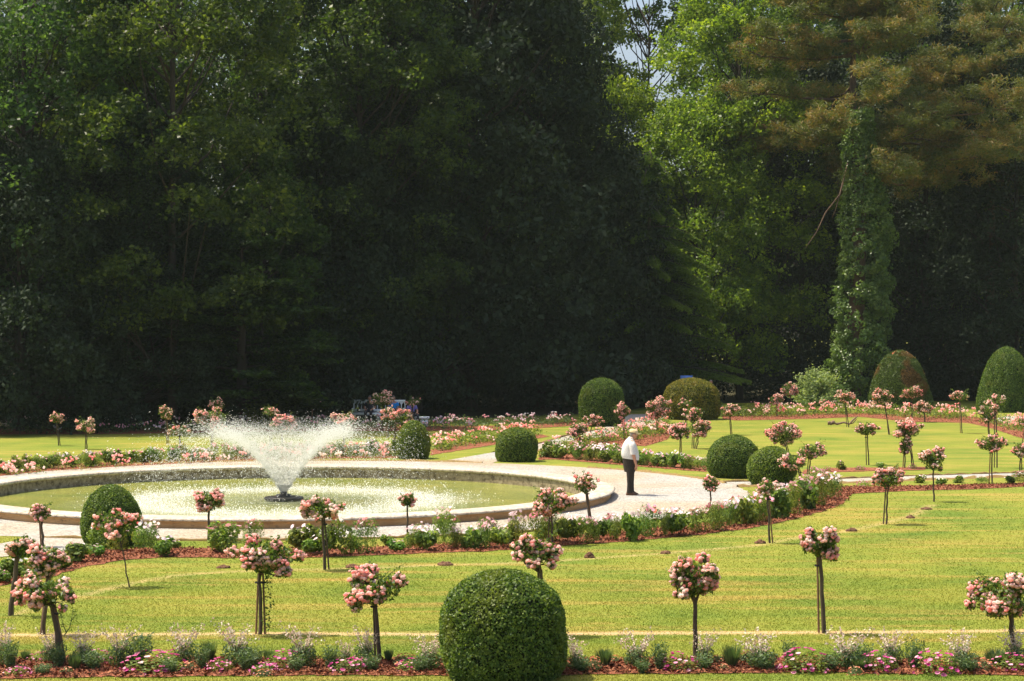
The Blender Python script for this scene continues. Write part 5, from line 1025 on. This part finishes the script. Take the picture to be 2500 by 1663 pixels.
TREES = [
 ('broad', 60, 87, 25, 13, 'pale green tree filling the top left corner', PG, 'broadleaf_tree', {}),
 ('broad2', 240, 99, 29, 13, 'dark tree behind the gap between the pale and the yellow-green trees at the left', DK, 'broadleaf_tree', {}),
 ('broad', 420, 86, 29, 12, 'yellow-green tree hanging into the top left of the photo', PY, 'broadleaf_tree', dict(var=1)),
 ('yew', 320, 87, 14.5, 11, 'very dark evergreen added for shade under the yellow-green tree at the left', DK, 'evergreen_tree', dict(leafmat='yew')),  # added so that a dark crown fills the shaded wood here
 ('yew', 50, 83.5, 12.5, 11, 'very dark evergreen added for shade at the left edge behind the first rose trees', DK, 'evergreen_tree', dict(leafmat='yew', var=1)),  # second dark crown added to deepen the lower shade of the wood
 ('broad2', 640, 98, 30, 13, 'tall dark tree above the faint rounded green crown', (.55, .62, .6), 'broadleaf_tree', {}),
 ('small', 640, 90, 13.5, 6.5, 'faintly lit rounded green tree left of centre in the wood', (.75, .9, .8), 'broadleaf_tree', {}),
 ('layered', 590, 87, 9.5, 10.5, 'low spreading tree with flat tiers of boughs above the fountain', (.5, .62, .62), 'broadleaf_tree', {}),
 ('broad', 880, 98, 29, 12, 'tall tree with sparse sunlit leaves at the top, left of centre', (.85, .85, .75), 'broadleaf_tree', dict(var=1)),
 ('broad2', 900, 103, 17, 12, 'dark mid-height tree with small bright leaf patches above the white bench', (.65, .75, .65), 'broadleaf_tree', {}),
 ('yew', 1150, 106, 30, 19, 'huge black-green evergreen in the centre of the wood', DK, 'evergreen_tree', dict(leafmat='yew')),
 ('yew', 1020, 103, 22, 14, 'dark evergreen left of the huge central one', DK, 'evergreen_tree', dict(leafmat='yew', var=1)),
 ('yew', 1320, 110, 24, 14, 'dark evergreen right of the huge central one', (.7, .75, .7), 'evergreen_tree', dict(leafmat='yew', var=1)),
 ('broad2', 1120, 112, 32, 15, 'tree showing green leaves above the huge central evergreen', (.9, .9, .8), 'broadleaf_tree', {}),
 ('yew', 1470, 113, 15, 12, 'dark evergreen above the dark dome bush', DK, 'evergreen_tree', dict(leafmat='yew')),
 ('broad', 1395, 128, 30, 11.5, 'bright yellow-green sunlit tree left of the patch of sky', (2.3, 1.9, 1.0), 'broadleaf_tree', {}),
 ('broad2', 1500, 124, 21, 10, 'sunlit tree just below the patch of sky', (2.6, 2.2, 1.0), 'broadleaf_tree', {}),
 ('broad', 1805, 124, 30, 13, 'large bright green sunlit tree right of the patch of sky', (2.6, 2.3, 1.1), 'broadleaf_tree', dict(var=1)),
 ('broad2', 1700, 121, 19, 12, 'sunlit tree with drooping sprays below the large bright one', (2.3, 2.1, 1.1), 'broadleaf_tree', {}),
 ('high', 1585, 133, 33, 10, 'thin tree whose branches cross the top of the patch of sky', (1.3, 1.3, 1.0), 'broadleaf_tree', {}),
 ('cedar', 1585, 112, 15.5, 12, 'feathery conifer with drooping bough tips right of centre', (1.3, 1.35, 1.0), 'conifer', dict(leafmat='tree')),
 ('pine', 2085, 118, 29, 22, 'tall pine with rusty brown needles at the upper right', (1, 1, 1), 'pine_tree', dict(leafmat='pine')),
 ('pine', 2420, 126, 27, 19, 'dimmer brown-needled pine near the right edge', (1, 1, 1), 'pine_tree', dict(leafmat='pine', var=1)),
 ('yew', 1960, 132, 24, 15, 'dark evergreen behind the ivy-covered trunk, on its left', DK, 'evergreen_tree', dict(leafmat='yew')),
 ('yew', 2260, 128, 27, 15, 'dark evergreen between the ivy-covered trunk and the right edge', DK, 'evergreen_tree', dict(leafmat='yew', var=1)),
 ('yew', 2480, 124, 23, 14, 'dark evergreen behind the dark cone bush at the right edge', DK, 'evergreen_tree', dict(leafmat='yew')),
 ('broad2', 2470, 134, 32, 13, 'green leaved tree in the top right corner', (1.1, 1.2, 1.0), 'broadleaf_tree', {}),
 ('broad2', 2230, 140, 33, 15, 'dark leafy tree behind the tall rusty pine', (.7, .8, .8), 'broadleaf_tree', {}),
 ('broad', 1900, 140, 33, 13, 'leafy tree between the large bright tree and the rusty pine', (1.1, 1.2, 1.0), 'broadleaf_tree', {}),
 ('yew', 760, 97, 15, 13, 'dark evergreen directly behind the lone thin rose tree left of the bench', DK, 'evergreen_tree', dict(leafmat='yew')),
 ('yew', 180, 96, 20, 14, 'dark evergreen behind the second rose tree from the left', DK, 'evergreen_tree', dict(leafmat='yew')),
]
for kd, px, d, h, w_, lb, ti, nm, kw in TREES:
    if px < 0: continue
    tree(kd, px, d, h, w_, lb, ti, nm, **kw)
# ivy-clad trunk
x = (2090 - 1250) / F * 113; iv = empty('ivy_covered_tree', (x, 113, 0)); tag(iv, 'thick trunk smothered in ivy rising below the rusty pine', 'tree')
G = Geo(); tube(G, [(-.3, 0, 0), (0, 0, 5), (.2, 0, 11), (.1, 0, 14), (-.2, 0, 17)], [.6, .5, .42, .34, .2], 10); G.obj('trunk', M['pinebark'], iv, smooth=True)
g = np.random.default_rng(88); G = Geo(); q = 1500; z = .2 + 17.5 * g.random(q) ** 1.05; a = g.random(q) * 6.283
rad = np.clip(1.62 - .035 * z - .06 * np.clip(z - 10.5, 0, 9), .35, 2) * (1 + .14 * np.sin(z * 1.3 + a * 2) + .12 * np.sin(z * 2.6 + a * 3 + 1)) * (.80 + .32 * g.random(q))
ax = np.interp(z, [0, 5, 11, 16], [-.1, .35, .6, .2]); C = np.column_stack([ax + rad * np.cos(a) * 1.05, rad * np.sin(a), z]); Nn = np.column_stack([np.cos(a), np.sin(a), .35 + 0 * a])
m_ = 36; D = rdir(q * m_, g); rl = np.repeat(.16 + .22 * g.random(q) ** 2, m_)[:, None]; CC = np.repeat(C, m_, 0) + D * rl * [1, 1, .8]; CC[:, 2] -= rl[:, 0] * .4 * g.random(q * m_)
leaves(G, CC, .10 + .09 * g.random(len(CC)), np.repeat(Nn, m_, 0) * .6 + D * .5, up=.3, asp=.8, g=g, a=np.clip(np.repeat(g.random(q) * .6, m_) + .4 * g.random(q * m_), 0, 1)); G.obj('ivy', M['ivy'], iv)
# hanging dead bough left of the ivy trunk
G = Geo(); tube(G, [(-.6, -.6, 14.5), (-1.2, -1.3, 12.6), (-2.1, -1.6, 11.5), (-2.6, -1.6, 10.4), (-3.3, -1.7, 9.4)], [.06, .05, .04, .03, .012], 6); tube(G, [(-1.2, -1.3, 12.6), (-1.5, -1.4, 11.6), (-1.7, -1.5, 11.2)], [.03, .02, .01], 5); G.obj('dead_bough', M['pinebark'], iv)
# pale leafy shrub
sx_, sd_ = gp(2004, 1008); g = np.random.default_rng(89); sh = empty('leafy_shrub', (sx_, sd_ + 1.5, 0)); tag(sh, 'pale green leafy shrub at the foot of the ivy-covered trunk', 'shrub')
G = Geo(); G2 = Geo()
for q in range(110):
    a = g.random() * 6.283; el = .35 + 1.15 * g.random() ** .8; L = (1.5 + .65 * g.random()) * (1.05 if el > .8 else .95); dr = np.array([math.cos(a) * math.cos(el), math.sin(a) * math.cos(el), math.sin(el) * 1.25]); t_ = np.linspace(0, 1, 6)[:, None]; pts = dr * L * t_ - np.array([0, 0, .25]) * t_ ** 2; tube(G2, pts, np.linspace(.022, .004, 6), 4, cap=False)
    n = 75; ti = .35 + .65 * g.random(n); C = np.stack([np.interp(ti, t_[:, 0], pts[:, k]) for k in range(3)], 1) + g.normal(size=(n, 3)) * .09; leaves(G, C, .10 + .08 * g.random(n), up=.9, asp=.5, g=g)
G.obj('foliage', M['shrub'], sh); G2.obj('branches', M['greenstem'], sh)
# undergrowth and far wood: masses nobody could count
def mass(name, label, C, size, mat, tint, seed, up=.6):
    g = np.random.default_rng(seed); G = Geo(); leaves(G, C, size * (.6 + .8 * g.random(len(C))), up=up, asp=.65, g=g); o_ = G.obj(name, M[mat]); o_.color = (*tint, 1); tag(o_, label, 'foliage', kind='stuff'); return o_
g = np.random.default_rng(90); cs = []
for q in range(420):
    px = -250 + 3000 * g.random(); d0 = np.interp(px, [-250, 700, 1100, 1500, 2000, 2600], [92, 101, 109, 117, 124, 128]); d = d0 + 12 * g.random(); 
    if 1735 < px < 1850: continue
    r_ = 1.2 + 1.6 * g.random(); h_ = 2 + 4.5 * g.random(); n = 420; D = rdir(n, g); D[:, 2] = np.abs(D[:, 2]); cs.append(np.array([(px - 1250) / F * d, d, 0]) + D * [r_, r_, h_] * (.75 + .3 * g.random((n, 1))))
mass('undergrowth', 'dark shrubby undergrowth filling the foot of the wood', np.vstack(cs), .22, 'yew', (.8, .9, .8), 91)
cs = []
for q in range(330):
    px = -900 + 4300 * g.random(); d = 150 + 45 * g.random(); x = (px - 1250) / F * d; top = 34 + 8 * g.random()
    if 1400 < px < 1770: top = 17 + 3 * g.random()
    n = 1250; r_ = 4 + 2.5 * g.random(); D = rdir(n, g); cs.append(np.array([x, d, top * .55]) + D * [r_, r_, top * .47] * (.7 + .35 * g.random((n, 1))))
mass('far_wood', 'mass of distant trees closing the view behind the wood', np.vstack(cs), .48, 'tree', (.8, .8, .8), 92)

# thin air volume added only to lift the dark tones of the wood
G = Geo(); box(G, (0, 120, 22), (520, 300, 46.5)); hz = G.obj('added_haze', [])
m = bpy.data.materials.new('added_haze_air'); m.use_nodes = True; t = m.node_tree; t.nodes.clear(); o = t.nodes.new('ShaderNodeOutputMaterial'); pv = t.nodes.new('ShaderNodeVolumePrincipled')
pv.inputs['Color'].default_value = (.78, .92, .84, 1); pv.inputs['Density'].default_value = HAZE_LIFT; pv.inputs['Anisotropy'].default_value = 0
t.links.new(pv.outputs[0], o.inputs['Volume']); hz.data.materials.append(m); tag(hz, 'thin air volume added to lift the darks of the wood', 'added_haze', kind='stuff'); hz.display_type = 'WIRE'
